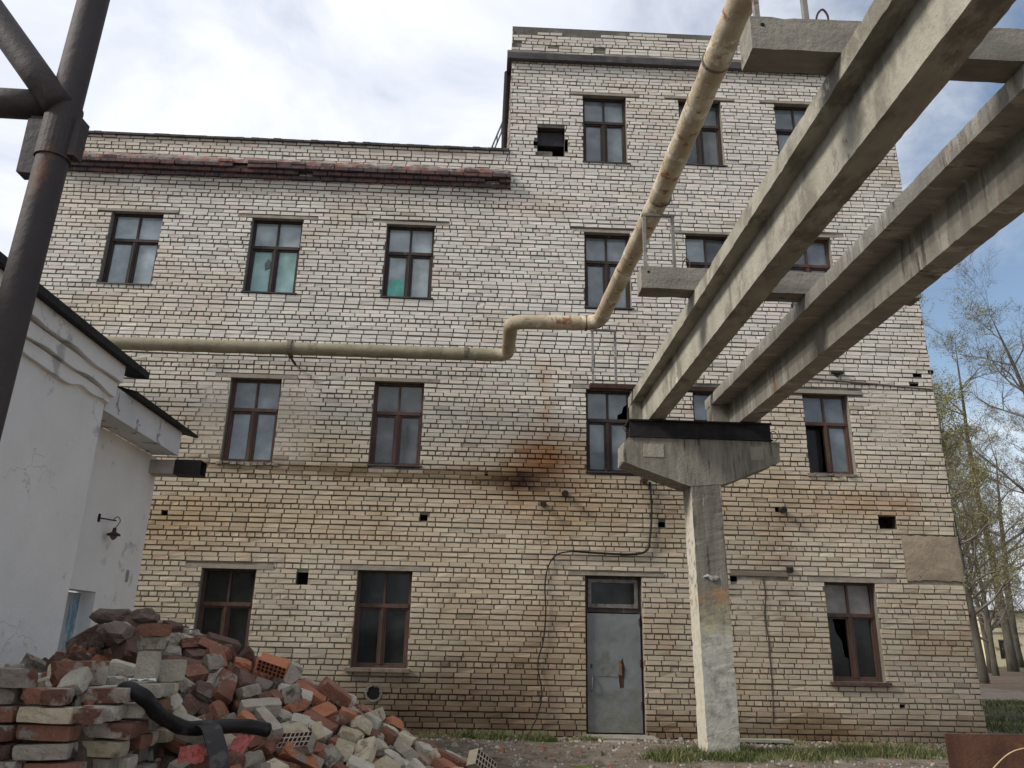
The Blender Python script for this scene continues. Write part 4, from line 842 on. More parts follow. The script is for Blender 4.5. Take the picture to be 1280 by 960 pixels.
b.build('roof', rfm, wh)
b = MB(); b.box(WA-.12, WA, -4.46, -2.32, 3.50, 3.815, .003); b.add([(WA-.12, -4.46, 3.505), (WBx, -4.46, 3.505), (WBx, -2.32, 3.505), (WA-.12, -2.32, 3.505)], [(0, 1, 2, 3)])
b.build('fascia', mat('fascia_plaster', (.64, .63, .62), .9, scale=2, base2=(.74, .73, .72), bump=.4, bscale=12, spots=[((.33, .30, .33), 4, .60, .03)]), wh)
b = MB(); b.box(WBx+.0, -4.03, -2.33, -2.12, 3.26, 3.445, .006); b.build('beam_end', mat('pink_plaster', (.42, .36, .33), .9, scale=5), wh)
b = MB(); b.box(-4.025, -3.69, -2.34, -2.33, 3.255, 3.45); b.box(-4.025, -3.69, -2.12, -2.11, 3.255, 3.45); b.box(-4.025, -3.69, -2.33, -2.12, 3.255, 3.262); b.box(-4.025, -3.69, -2.33, -2.12, 3.44, 3.449); b.build('gutter_box', mat('gutter_tin', (.025, .02, .02), .7), wh)
b = MB(); b.box(-5.4, -4.75, -7.2, -6.5, 4.0, 4.55, .01); b.build('chimney', mat('chimney_plaster', (.3, .3, .31), .9, scale=4), wh)
b = MB(); b.box(-5.5, -4.66, -7.3, -6.4, 4.552, 4.62, .008); b.build('chimney_cap', rfm, wh)
b = MB(); b.box(WBx-.20, WBx-.16, y0d+.01, y1d-.01, z0d, z1d-.02); 
bd = mat('peeling_blue_door', (.40, .42, .44), .8, scale=5, var=.15, bump=.4, bscale=20, stretch=(1, 1, .35), spots=[((.15, .28, .34), 3.2, .50, .06), ((.09, .22, .30), 7, .60, .05)])
zbands(bd, [(-.6, 1.25, (.13, .27, .34), .8, .42)])
dd = b.build('door', bd, wh)
b = MB(); b.box(WBx-.155, WBx-.14, y1d-.14, y1d-.10, .7, .82); b.tube([(WBx-.14, y1d-.12, .78), (WBx-.09, y1d-.12, .78), (WBx-.09, y1d-.22, .78)], .008, 6); b.build('handle', blackm, dd)
# wall lamp
lx, ly, lz = WBx, -3.42, 2.52
lamp = empty('wall_lamp', (lx, ly, lz), 'small rusty lamp on a bracket on the white wall above the blue door', 'wall lamp')
b = MB(); b.box(lx, lx+.012, ly-.02, ly+.02, lz-.045, lz+.045); b.tube([(lx, ly, lz), (lx+.10, ly+.22, lz)], .008, 6); b.tube(curve([(lx+.08, ly+.18, lz), (lx+.1, ly+.24, lz+.05), (lx+.12, ly+.28, lz+.01), (lx+.11, ly+.25, lz-.05), (lx+.10, ly+.22, lz-.09)], 5), .005, 5); b.build('bracket', blackm, lamp)
b = MB(); b.tube([(lx+.10, ly+.22, lz-.08), (lx+.10, ly+.22, lz-.13), (lx+.10, ly+.22, lz-.15), (lx+.10, ly+.22, lz-.17)], [.018, .024, .07, .075], 12); b.build('lamp_shade', rustm, lamp)
b = MB(); b.tube([(lx+.10, ly+.22, lz-.165), (lx+.10, ly+.22, lz-.19), (lx+.10, ly+.22, lz-.22)], [.035, .04, .012], 10); b.build('bulb', mat('bulb_glass', (.12, .12, .11), .2), lamp)
b = MB(); b.box(WBx, WBx+.02, -2.47, -2.43, 1.88, 2.02); b.build('switch_plate', mat('old_plastic', (.3, .3, .3), .6), wh)

# ------------------------------------------------------------------ steel post, near left
YP = -8.7
psm = mat('post_paint', (.038, .030, .029), .7, scale=3, base2=(.066, .052, .05), bump=.35, bscale=22, spec=.4, stretch=(1, 1, .6), spots=[((.12, .06, .038), 2.0, .53, .08), ((.24, .22, .22), 16, .70, .02)])
post = empty('pipe_post', (-2.45, YP, -.35), 'dark brown painted steel post with a brace and a crossbar at the left edge', 'post')
px_ = lambda z: (W(117, 0, YP)[0] + (z-4.86)*(W(117, 0, YP)[0]-W(50, 260, YP)[0])/(4.86-W(50, 260, YP)[1]))
b = MB(); b.tube([(px_(z), YP, z) for z in np.linspace(-.4, 7.2, 30)], .082, 24); b.build('pole', psm, post, smooth=True)
nd = W(78, 125, YP)
q1 = W(-20, 0, YP); q0 = W(78, 138, YP)
dv = (Vector((q1[0], 0, q1[1])) - Vector((q0[0], 0, q0[1]))).normalized()
b = MB(); b.tube([(q0[0]+dv.x*t, YP-.05, q0[1]+dv.z*t) for t in (-.02, .3, .7, 1.2, 2.4)], .082, 20); b.build('brace', psm, post, smooth=True)
b = MB(); h1 = W(0, 126, YP); h2 = W(68, 130, YP); b.tube([(h1[0]-2.5, YP+.02, h1[1]+.03), (h1[0], YP+.02, h1[1]), (h2[0], YP+.02, h2[1])], .083, 20); b.build('crossbar', psm, post, smooth=True)
b = MB(); c0 = W(70, 150, YP)
b.tube([(px_(c0[1]+.08)-.0, YP-.0, c0[1]+.08), (px_(c0[1]-.26), YP, c0[1]-.26)], .092, 24)
b.box(px_(c0[1])-.165, px_(c0[1])-.085, YP-.03, YP+.05, c0[1]-.36, c0[1]-.02, .004); b.box(px_(c0[1])-.175, px_(c0[1])-.1, YP+.0, YP+.07, c0[1]-.20, c0[1]+.02, .004)
b.box(px_(c0[1])+.085, px_(c0[1])+.125, YP-.03, YP+.05, c0[1]-.24, c0[1]+.0, .004)
b.build('collar', psm, post)

#HEAP#

# ------------------------------------------------------------------ heap of bricks
HX=[-4.2,-3.3,-2.9,-2.6,-2.2,-1.6,-1.0,-.4,0.,.5,.9,1.4]
HZ=[.75,.95,1.37,1.52,1.36,1.13,.90,.60,.42,.10,-.15,-.4]
def heap_h(x,y):
    x=np.asarray(x,float); y=np.asarray(y,float)
    zc=np.interp(x,HX,HZ)-.10; g=np.interp(y,[-12,-7,-3],[-.45,-.25,-.06])
    p=np.interp(y,[-10.2,-9.0,-8.0,-7.0,-6.4,-5.9,-5.3,-4.4],[0,.38,.56,.80,.97,1,.75,0])
    h=g-.08+(zc-g+.08)*p
    h=h+.10*(fbm(x*2.1,y*2.1,3)-.5)
    # bench that carries the stacked bricks
    b=sm(-1.78,-1.95,x)*sm(-8.32,-8.20,y)*sm(-6.9,-7.3,y)
    h=np.where(b>0,h*(1-b)+np.maximum(h,.93)*b,h)
    f=sm(-1.78,-1.9,x)*sm(-8.2,-8.35,y)
    h=h*(1-f)+np.minimum(h,.30)*f
    return h
BR = """f,-1.862,-7.725,0.576,-0.02,0.00,-0.02,1;w,-2.268,-8.333,0.658,0.02,0.00,-0.05,1;f,-2,-8.305,0.658,0.00,0.02,0.04,1;h,-1.844,-8.13,0.658,-0.01,0.00,0.00,1;f,-1.863,-7.995,0.658,0.03,0.00,-0.08,1;h,-1.859,-7.86,0.658,-0.00,0.00,0.10,1;h,-1.874,-7.725,0.658,0.01,0.00,0.05,1;h,-1.869,-7.59,0.658,-0.01,0.00,0.02,1;f,-2.304,-8.341,0.74,-0.00,0.00,0.04,1;f,-2.043,-8.301,0.74,-0.01,-0.03,0.05,1;f,-1.869,-8.13,0.74,-0.02,0.00,-0.04,1;h,-1.864,-7.995,0.74,0.02,0.00,-0.01,1;f,-1.878,-7.86,0.74,-0.02,0.00,-0.07,1;f,-1.872,-7.725,0.74,0.01,0.00,0.00,1;f,-1.846,-7.59,0.74,0.02,0.00,0.08,1;f,-2.316,-8.346,0.822,0.01,-0.02,0.07,1;f,-2.055,-8.316,0.822,-0.01,0.00,0.03,1;f,-1.842,-8.13,0.822,-0.03,0.00,0.01,1;f,-1.846,-7.995,0.822,-0.01,0.00,0.03,1;f,-1.866,-7.86,0.822,0.00,0.00,0.08,1;h,-1.841,-7.725,0.822,-0.01,0.00,-0.01,1;h,-1.848,-7.59,0.822,0.00,0.00,0.05,1;f,-2.33,-8.351,0.904,0.00,-0.01,0.05,1;f,-2.065,-8.319,0.904,-0.00,0.02,0.02,1;h,-1.866,-8.326,0.904,0.01,0.02,-0.06,1;h,-1.848,-8.13,0.904,-0.02,0.00,0.09,1;f,-1.84,-7.995,0.904,-0.00,0.00,-0.02,1;f,-1.875,-7.86,0.904,0.00,0.00,0.04,1;f,-1.857,-7.725,0.904,0.02,0.00,0.01,1;h,-1.858,-7.59,0.904,-0.01,0.00,0.07,1;h,-2.299,-8.306,0.986,0.01,-0.00,-0.05,1;h,-2.159,-8.308,0.986,-0.01,0.01,-0.03,1;h,-2.024,-8.328,0.986,0.00,-0.01,0.03,1;f,-1.87,-8.13,0.986,0.03,0.00,0.05,1;h,-1.879,-7.995,0.986,0.01,0.00,-0.07,1;f,-1.856,-7.86,0.986,0.02,0.00,-0.02,1;f,-1.847,-7.725,0.986,-0.02,0.00,-0.03,1;f,-1.866,-7.59,0.986,0.03,0.00,-0.08,1;h,-1.459,-6.255,1.007,-0.13,0.33,-0.56,0;q,-0.362,-6.266,0.518,-0.29,0.25,-1.11,0;v,-1.014,-5.938,0.838,0.16,0.36,0.64,0;v,-0.883,-7.18,0.555,-0.40,0.19,-1.82,0;v,-1.887,-7.142,0.916,0.45,0.38,1.17,0;h,-1.684,-6.098,1.09,0.23,0.24,0.50,0;h,-1.46,-6.796,0.882,-0.22,-0.19,0.97,0;h,-2.07,-7.827,1.092,0.00,-0.00,2.34,0;f,-1.065,-6.715,0.727,0.17,0.39,-0.20,0;v,-1.603,-7.677,0.567,-2.95,0.33,-0.43,0;h,-0.565,-5.989,0.602,0.27,0.41,0.65,0;f,-0.503,-6.758,0.495,0.03,0.46,-0.54,0;q,-1.226,-7.112,0.655,0.35,-0.15,0.79,0;q,-0.86,-6.887,0.6,0.10,0.42,-0.28,0;v,-1.279,-6.871,0.766,0.10,0.43,-0.44,0;f,-2.295,-8.195,0.991,-1.52,0.01,-0.14,0;q,-1.298,-7.503,0.586,-0.08,-0.51,1.18,0;h,-0.122,-6.573,0.388,-0.27,-1.05,-0.44,0;f,-2.022,-6.718,1.076,0.50,0.16,0.28,0;f,-1.529,-5.958,1.054,-0.33,-2.93,0.96,0;h,-1.686,-7.219,0.775,-0.23,2.76,-0.29,0;h,-0.661,-6.645,0.58,0.43,0.06,0.64,0;v,-0.672,-6.816,0.573,-0.33,-2.79,-1.04,0;q,-1.124,-7.268,0.593,0.34,0.10,0.13,0;q,-1.238,-6.71,0.82,2.77,-0.14,1.06,0;h,-1.074,-6.075,0.847,0.28,-2.75,-0.86,0;f,-0.507,-6.204,0.583,0.45,0.03,1.54,0;q,-1.574,-7.428,0.639,0.33,0.39,-0.09,0;q,-1.99,-6.536,1.137,-0.42,0.02,-2.21,0;w,-2.298,-8.316,1.066,0.01,-0.01,2.81,0;h,-0.623,-6.384,0.628,-0.48,0.02,-1.72,0;h,-1.379,-6.724,0.866,-1.38,0.47,-0.48,0;h,-1.19,-7.396,0.554,-0.29,-2.94,-0.19,0;q,-1.526,-6.189,1.078,3.05,-0.35,-0.59,0;h,-2.373,-6.053,1.332,-0.01,-0.37,2.73,0;f,-1.374,-6.389,1,2.32,0.27,-1.74,0;v,-0.367,-6.604,0.48,0.47,-0.26,1.79,0;w,-0.563,-7.121,0.505,2.57,-0.34,-1.08,0;f,-1.215,-6.266,0.903,-0.17,-0.50,-3.05,0;h,-0.838,-6.004,0.742,0.47,-0.12,1.73,0;q,-2.412,-6.822,1.147,0.29,0.47,-0.32,0;w,-1.284,-6.544,0.886,0.50,0.29,0.27,0;f,-1.289,-7.182,0.753,1.76,0.46,-0.73,0;f,-2.526,-6.643,1.272,0.27,-0.45,1.59,0;q,-1.867,-7.708,1.11,0.12,-1.59,-1.60,0;q,-0.353,-6.036,0.509,-2.76,0.15,1.24,0;q,-0.699,-7.234,0.533,0.32,0.38,0.18,0;h,-0.64,-6.23,0.641,0.37,-0.21,2.02,0;h,-0.655,-6.94,0.501,-0.40,-0.35,-2.78,0;v,-1.484,-7.774,0.573,-1.05,2.77,0.77,0;h,-1.566,-7.154,0.756,2.59,-0.24,1.09,0;h,-1.074,-7.451,0.551,-0.17,-2.87,1.41,0;f,-1.708,-7.391,0.701,-0.40,2.92,1.38,0;f,-1.077,-6.834,0.699,0.19,0.41,-0.19,0;q,-1.166,-6.959,0.693,-0.14,-2.73,-0.41,0;h,-2.278,-8.013,0.967,0.00,-0.00,2.01,0;h,-1.273,-6.117,0.934,-2.74,0.12,1.08,0;f,-2.351,-7.065,1.06,-0.65,-0.33,-2.24,0;v,-1.274,-6.662,0.904,1.36,-0.34,0.40,0;f,-1.817,-6.772,0.977,-0.56,0.04,-2.29,0;v,-1.354,-7.247,0.645,-0.40,0.15,-2.25,0;v,-0.547,-5.783,0.564,0.43,-2.81,-0.36,0;q,-0.997,-7.109,0.609,-0.44,-3.08,0.88,0;h,-2.045,-7.678,0.994,-2.33,1.57,0.00,0;f,-2.195,-6.663,1.156,0.43,0.02,0.60,0;f,-1.918,-6.393,1.174,-0.73,0.30,-0.30,0;v,-0.11,-5.729,0.368,2.83,0.34,-0.15,0;q,-1.831,-7.429,0.881,2.63,-0.20,1.64,0;f,-2.076,-6.067,1.233,0.35,0.15,0.78,0;h,-1.136,-6.975,0.754,0.26,-2.80,-1.42,0;w,-1.379,-7.059,0.834,2.06,-0.04,0.59,0;f,-1.495,-7.217,0.683,-0.40,0.17,-1.93,0;f,-0.472,-6.609,0.56,0.60,-0.08,1.92,0;h,-1.422,-7.206,0.766,-1.62,-0.46,2.53,0;h,-0.242,-6.609,0.437,1.96,2.04,-0.32,0;w,-0.323,-7.051,0.447,1.36,0.61,-0.49,0;q,-2.785,-7.156,1.057,2.03,0.42,0.81,0;l,-2.243,-6.984,1.223,0.21,-2.30,-0.91,0;h,-0.703,-6.525,0.628,-0.25,0.36,-1.19,0;h,-1.877,-7.674,1.234,-0.02,0.00,0.10,0;h,-0.79,-7.335,0.501,-1.77,2.09,-0.58,0;q,-1.729,-6.83,0.982,0.87,-0.54,1.24,0;h,-1.846,-7.149,0.984,0.25,-0.53,2.93,0;f,-0.178,-6.165,0.447,-0.11,0.37,-0.34,0;h,-1.404,-6.097,1.027,2.69,-1.07,-0.20,0;q,-1.858,-6.555,1.131,0.25,1.04,-0.34,0;h,-0.742,-6.421,0.699,1.75,-1.12,-0.46,0;v,-2.129,-6.375,1.228,-2.89,0.27,0.74,0;h,-1.488,-7.59,0.612,2.30,-0.73,0.87,0;q,-0.181,-6.421,0.417,-0.12,-0.42,2.83,0;w,-2.09,-8.035,0.975,-3.14,0.00,1.55,0;q,-0.843,-6.663,0.644,-2.92,0.37,0.05,0;f,-1.342,-7.798,0.536,-2.62,-0.14,0.91,0;h,-1.606,-7.575,0.616,1.32,-0.34,2.88,0;f,-1.208,-6.392,0.892,0.23,0.52,0.14,0;h,-0.079,-5.582,0.304,-3.06,0.47,0.88,0;f,-1.718,-6.986,0.903,0.73,0.47,0.59,0;h,-2.072,-6.512,1.216,-0.13,2.86,-1.02,0;q,-1.553,-6.354,1.061,1.60,-2.82,-0.08,0;v,-1.393,-7.44,0.63,-1.10,0.30,1.60,0;f,-0.703,-6.986,0.582,-0.32,-2.68,-1.59,0;h,-1.483,-7.421,0.687,-0.32,-0.42,3.01,0;h,-0.87,-7.288,0.593,-0.71,-2.60,-0.35,0;q,-1.89,-6.899,1.033,0.55,-0.11,0.89,0;f,-1.65,-6.947,0.961,0.62,-0.61,1.74,0;q,-1.234,-7.372,0.652,-0.48,0.39,2.39,0;h,-1.009,-6.975,0.698,2.22,0.97,-0.79,0;q,-1.139,-7.138,0.706,-2.65,-0.14,0.77,0;w,-1.047,-6.238,0.897,0.36,0.59,0.41,0;f,-2.268,-7.876,1.016,-0.28,-0.31,-0.27,0;q,-1.709,-6.398,1.078,-0.19,0.21,-1.23,0;h,-1.626,-6.586,0.984,-0.29,2.65,1.60,0;v,-0.791,-6.577,0.706,2.58,-0.17,-0.85,0;h,-2.026,-8.208,1.043,0.73,-0.23,-0.17,0;v,-0.524,-6.872,0.5,1.75,-1.03,-0.72,0;h,-1.735,-7.089,0.813,-0.53,-2.79,0.26,0;h,-1.533,-6.916,0.856,0.14,2.88,0.63,0;q,-1.38,-7.649,0.613,-2.79,-0.28,1.00,0;v,-0.833,-6.785,0.644,-1.62,2.03,-0.33,0;h,-1.763,-6.157,1.141,-0.76,-0.28,1.95,0;f,-2.485,-7.193,1.046,-0.54,-2.86,1.07,0;h,-0.926,-6.365,0.756,-0.34,0.15,-1.47,0;h,-1.843,-6.271,1.154,0.34,0.93,0.82,0;v,-2.309,-7.776,1.052,-0.47,-0.03,0.34,0;h,-1.781,-7.208,0.857,1.33,0.72,0.17,0;h,-2.548,-7.06,1.103,0.58,-0.02,1.43,0;v,-2.544,-7.395,0.992,-1.57,-0.00,-2.75,0;q,-1.874,-7.697,1.303,-0.02,-0.01,-0.65,0;h,-0.627,-6.088,0.669,2.72,0.42,0.71,0;f,-1.506,-6.939,0.936,-0.27,0.12,2.10,0;h,-0.175,-5.964,0.436,-2.75,-0.03,1.72,0;f,-2.28,-6.726,1.231,0.38,0.23,0.13,0;f,-2.003,-7.477,0.992,1.57,0.00,1.06,0;f,-1.066,-6.527,0.779,-0.43,0.14,-1.87,0;f,-2.053,-6.945,1.063,-0.94,-0.08,2.15,0;f,-3.131,-6.525,0.998,-0.66,-0.49,1.34,0;h,-0.951,-6.616,0.743,0.33,3.06,1.29,0;q,-1.803,-7.563,1.081,1.59,-0.02,0.65,0;f,-2.817,-6.497,1.257,0.27,-0.55,0.06,0;v,-1.8,-7.326,0.809,-2.12,-0.22,1.55,0;q,-2.07,-7.967,1.078,1.57,0.00,0.43,0;w,-0.754,-6.243,0.733,2.78,-0.04,1.47,0;h,-1.825,-6.674,1.092,0.12,1.08,-0.64,0;h,-1.501,-6.583,0.942,0.48,0.30,0.14,0;f,-2.602,-7.194,1.044,-0.43,0.44,-0.90,0;h,-0.908,-6.212,0.757,0.37,-0.21,1.84,0;q,-2.54,-7.835,1.022,-2.36,-1.57,0.00,0;f,-1.928,-6.193,1.228,-2.78,0.24,0.65,0;f,-1.663,-7.48,0.762,1.93,0.34,0.11,0;h,-2.611,-7.522,0.992,-1.57,0.00,0.24,0;v,-2.21,-6.538,1.244,-0.03,-0.14,-0.91,0;h,-1.128,-7.595,0.561,0.26,0.27,-0.50,0;q,-2.102,-8.104,1.078,1.57,0.00,0.62,0;v,-0.279,-6.721,0.412,0.19,-0.46,2.37,0;h,-1.631,-7.109,0.827,0.17,0.98,-0.11,0;h,-0.301,-6.469,0.497,-3.01,-0.72,-0.31,0;f,-1.022,-7.393,0.604,0.39,-2.68,0.37,0;h,-1.577,-6.771,0.997,2.35,-0.18,-2.14,0;h,-0.83,-7.031,0.598,1.21,0.30,0.13,0;q,-1.204,-7.683,0.541,1.37,-0.32,-0.65,0;f,-2.119,-7.332,1.068,0.01,0.26,0.02,0"""
SZ = {'f': (.25, .12, .068), 'w': (.25, .12, .086), 'q': (.18, .12, .068), 'h': (.125, .12, .07), 'v': (.13, .12, .086), 'l': (.34, .26, .17)}
def brick_mesh(kind, var, m):
    rg = random.Random(hash((kind == 'l', var)) % 999 + var*7 + ord(kind)); sx_, sy_, sz_ = SZ[kind]
    import bmesh
    bm = bmesh.new(); bmesh.ops.create_cube(bm, size=1)
    bmesh.ops.subdivide_edges(bm, edges=bm.edges[:], cuts=3, use_grid_fill=True)
    lump = kind == 'l'
    brk = kind in 'qhv'
    a = 1 if rg.random() < .5 else -1; sl_ = rg.uniform(-.5, .5); sl2 = rg.uniform(-.4, .4); cor = [(rg.choice((-1, 1)), rg.choice((-1, 1)), rg.choice((-1, 1)), rg.uniform(.06, .2)) for _ in range(2 + 2*brk)]
    for v in bm.verts:
        p = v.co*2; n = sum(abs(abs(c)-1) < 1e-4 for c in p)
        q = Vector(p)
        if lump:
            f = 1 - .16*(n == 3) - .05*(n == 2); q = q*f*(1+rg.uniform(-.09, .09))
        else:
            if n == 3: q *= .955
            elif n == 2: q *= .985
            for c in cor:
                d = (Vector(c[:3]) - p).length
                if d < .8: q -= Vector(c[:3])*c[3]*(1-d/.8)*rg.uniform(.5, 1)
            if brk and p.x*a > .9: q.x -= a*(.14 + sl_*p.y*.3 + sl2*p.z*.3 + rg.uniform(-.12, .12))
        v.co = Vector((q.x*sx_/2 + rg.uniform(-.0018, .0018), q.y*sy_/2 + rg.uniform(-.0018, .0018), q.z*sz_/2 + rg.uniform(-.0018, .0018)))
    me = bpy.data.meshes.new('brick'); bm.to_mesh(me); bm.free(); me.materials.append(m); return me
mo = ((.30, .28, .24), 5, .57, .07); ds = ((.09, .07, .055), 4, .60, .12)
BM = {
 'red': mat('brick_red', (.19, .08, .052), .93, scale=6, base2=(.31, .15, .098), bump=.9, bscale=45, obj=True, rnd=.25, spots=[mo, ds]),
 'dark red': mat('brick_dark_red', (.095, .055, .044), .93, scale=6, base2=(.17, .10, .075), bump=.9, bscale=45, obj=True, rnd=.3, spots=[((.20, .175, .145), 5, .57, .07)]),
 'orange': mat('brick_orange', (.36, .13, .065), .92, scale=5, base2=(.48, .20, .105), bump=.8, bscale=45, obj=True, rnd=.2, spots=[((.30, .26, .21), 6, .6, .06), ds]),
 'pale grey': mat('brick_pale_grey', (.38, .33, .255), .94, scale=5, base2=(.60, .54, .44), bump=.9, bscale=40, obj=True, rnd=.22, spots=[((.14, .115, .09), 4, .58, .1), ((.19, .10, .07), 2.5, .62, .06)]),
 'cream': mat('brick_cream', (.42, .34, .22), .94, scale=5, base2=(.58, .50, .36), bump=.9, bscale=40, obj=True, rnd=.2, spots=[((.17, .13, .09), 4, .56, .1)]),
 'mortar-crusted': mat('brick_mortared', (.25, .20, .16), .95, scale=7, base2=(.42, .36, .29), bump=1, bscale=30, obj=True, rnd=.25, spots=[((.17, .08, .055), 3, .50, .06), ((.075, .06, .05), 5, .58, .1)]) }
MESH = {}
def get_mesh(k, colr):
    key = (k, R.randrange(4), colr)
    if key not in MESH: MESH[key] = brick_mesh(k, key[1], BM[colr])
    return MESH[key]
KN = {'f': 'whole brick', 'w': 'whole thick brick', 'q': 'three-quarter brick', 'h': 'half brick', 'v': 'half thick brick', 'l': 'big broken lump of brickwork'}
rows = []
for r_ in BR.split(';'):
    q = r_.split(','); k = q[0]; x, y, z, ex, ey, ez = map(float, q[1:7]); st = int(q[7])
    if k == 'l': cl = R.choice(['mortar-crusted', 'dark red'])
    elif x > -.75: cl = R.choice(['pale grey', 'cream', 'cream', 'orange', 'cream', 'pale grey', 'mortar-crusted', 'red', 'cream', 'red'])
    elif x > -1.5: cl = R.choice(['pale grey', 'cream', 'mortar-crusted', 'orange', 'orange', 'red', 'mortar-crusted', 'red', 'cream', 'mortar-crusted', 'pale grey', 'red'])
    elif st: cl = R.choice(['pale grey', 'mortar-crusted', 'pale grey', 'dark red', 'red', 'mortar-crusted', 'red', 'pale grey', 'cream', 'mortar-crusted'])
    elif y < -7.3: cl = R.choice(['pale grey', 'pale grey', 'mortar-crusted', 'pale grey', 'cream', 'red', 'mortar-crusted'])
    else: cl = R.choice(['dark red', 'dark red', 'red', 'red', 'mortar-crusted', 'dark red', 'orange', 'mortar-crusted'])
    if k in 'wv' and cl in ('dark red', 'orange'): cl = 'pale grey'
    if st: ex += R.uniform(-.05, .05); ey += R.uniform(-.045, .045); ez += R.gauss(0, .10); y += R.uniform(-.035, .03); x += R.uniform(-.012, .012)
    up = Euler((ex, ey, ez)).to_matrix()
    lean = abs(up[2][2]); pose = 'lying flat' if lean > .95 else ('lying tilted' if lean > .7 else ('standing on edge' if abs(up[2][0]) < .6 else 'standing on end'))
    if st: reg = 'in the lower left stack'
    elif y < -7.3 and x < -1.9: reg = 'loose atop the lower left stack'
    elif x < -2.2: reg = 'at the peak by white wall'
    elif x < -1.35: reg = 'between hose and left window'
    elif x < -.75: reg = 'on slope below the worn sill'
    elif x < -.1: reg = 'on right slope by damp wall'
    else: reg = 'at right toe of the heap'
    rows.append([k, cl, pose if not st else '', reg, (x, y, z), (ex, ey, ez)])
from collections import defaultdict
dd_ = defaultdict(list)
for r_ in rows: dd_[(r_[0], r_[1], r_[2], r_[3])].append(r_)
ORD = ['leftmost', 'second from left', 'third from left', 'fourth from left', 'fifth from left', 'sixth from left', 'seventh from left', 'eighth from left', 'ninth from left', 'tenth from left', 'eleventh from left', 'twelfth from left', 'thirteenth from left', 'fourteenth from left', 'fifteenth from left', 'sixteenth from left', 'seventeenth from left', 'eighteenth from left']
for key, li in dd_.items():
    li.sort(key=lambda r_: r_[4][0]/(r_[4][1]+12.5))
    for i, r_ in enumerate(li):
        o = bpy.data.objects.new('brick' if r_[0] != 'l' else 'brick_lump', get_mesh(r_[0], r_[1])); C.objects.link(o); o.location = r_[4]; o.rotation_euler = r_[5]
        lab = '%s %s %s %s' % (r_[1], KN[r_[0]], r_[2], r_[3])
        lab = ' '.join(lab.split())
        if len(li) > 1: lab += ', ' + ('rightmost' if i == len(li)-1 and i > 0 else ORD[min(i, 17)])
        tag(o, lab, 'brick', 'bricks of the heap')
# crumbs and dust that fill the heap
def heap_core():
    X = np.arange(-4.05, 2.0, .055); Y = np.arange(-10.6, -4.0, .055); gx, gy = np.meshgrid(X, Y)
    z = heap_h(gx, gy) - .012 + .05*(fbm(gx*9, gy*9, 1)-.5); g = ground_h(gx, gy); z = np.maximum(z, g-.03)
    nx, ny = len(X), len(Y); i = np.arange(nx*ny).reshape(ny, nx); f = np.stack([i[:-1, :-1], i[:-1, 1:], i[1:, 1:], i[1:, :-1]], -1).reshape(-1, 4)
    b = MB(); b.v = np.stack([gx, gy, z], -1).reshape(-1, 3).tolist(); b.f = f.tolist(); b.mi = [0]*len(b.f)
    rg = np.random.default_rng(4); n = 5200
    xs = rg.uniform(-4.0, 1.3, n); ys = rg.uniform(-8.6, -5.6, n); zs = heap_h(xs, ys)
    for x, y, zz_ in zip(xs, ys, zs):
        if zz_ < -.2: continue
        s = rg.uniform(.01, .045); b.m = int(rg.integers(0, 4)); a = rg.uniform(0, 6.28); ca, sa = math.cos(a)*s, math.sin(a)*s
        h_ = s*rg.uniform(.4, 1.1); j = lambda: rg.uniform(.7, 1.25)
        zz_ += .01
        vs = [(x+ca*j(), y+sa*j(), zz_-.01), (x-sa*j(), y+ca*j(), zz_-.012), (x-ca*j(), y-sa*j(), zz_-.01), (x+sa*j(), y-ca*j(), zz_-.01), (x+ca*.6*j(), y+sa*.6*j(), zz_+h_), (x-sa*.6*j(), y+ca*.6*j(), zz_+h_*j()), (x-ca*.6*j(), y-sa*.6*j(), zz_+h_), (x+sa*.6*j(), y-ca*.6*j(), zz_+h_*j())]
        b.add(vs, [(4, 5, 6, 7), (0, 1, 5, 4), (1, 2, 6, 5), (2, 3, 7, 6), (3, 0, 4, 7)])
    ms = [mat('rubble_dust', (.085, .06, .045), .96, scale=7, base2=(.17, .12, .09), bump=1, bscale=40), mat('crumb_red', (.22, .09, .06), .95, scale=12), mat('crumb_grey', (.30, .27, .23), .95, scale=12), mat('crumb_dark', (.10, .07, .055), .95, scale=12)]
    tag(b.build('brick_rubble', ms), 'crumbs, dust and small fragments filling the brick heap', 'rubble', kind='stuff')
heap_core()
# lumps, hollow brick, hose, red sheet and paper lying on the heap
def lumpy(name, loc, size, rot, m, label, seed):
    rg = random.Random(seed); import bmesh
    bm = bmesh.new(); bmesh.ops.create_icosphere(bm, subdivisions=2, radius=1)
    for v in bm.verts:
        p = v.co.copy(); n = max(abs(p.x), abs(p.y), abs(p.z)); q = p/(n**.65)
        q = q*1.0; q.x += .12*math.sin(q.y*3+seed); q *= 1 + .62*(float(fbm(np.array([p.x*2+seed]), np.array([p.y*2+p.z*1.7]), seed % 4, 3)[0])-.5) + rg.uniform(-.11, .11); v.co = Vector((q.x*size[0], q.y*size[1], q.z*size[2]))
    me = bpy.data.meshes.new(name); bm.to_mesh(me); bm.free(); me.materials.append(m); o = bpy.data.objects.new(name, me); C.objects.link(o); o.location = loc; o.rotation_euler = rot
    return tag(o, label, 'rubble lump', 'masonry lumps on the peak of the heap')
lm_ = mat('lump_masonry', (.10, .07, .058), .95, scale=6, base2=(.22, .17, .14), bump=1, bscale=26, obj=True, spots=[((.32, .30, .28), 4, .62, .06)])
lumpy('masonry_lump', (-2.46, -6.95, 1.39), (.11, .085, .045), (.1, -.1, .2), lm_, 'dark rough masonry lump topping the peak of the brick heap', 3)
lumpy('masonry_lump', (-2.34, -7.10, 1.29), (.10, .085, .055), (.3, .35, -.3), lm_, 'dark round-edged masonry lump just below the topmost one', 8)
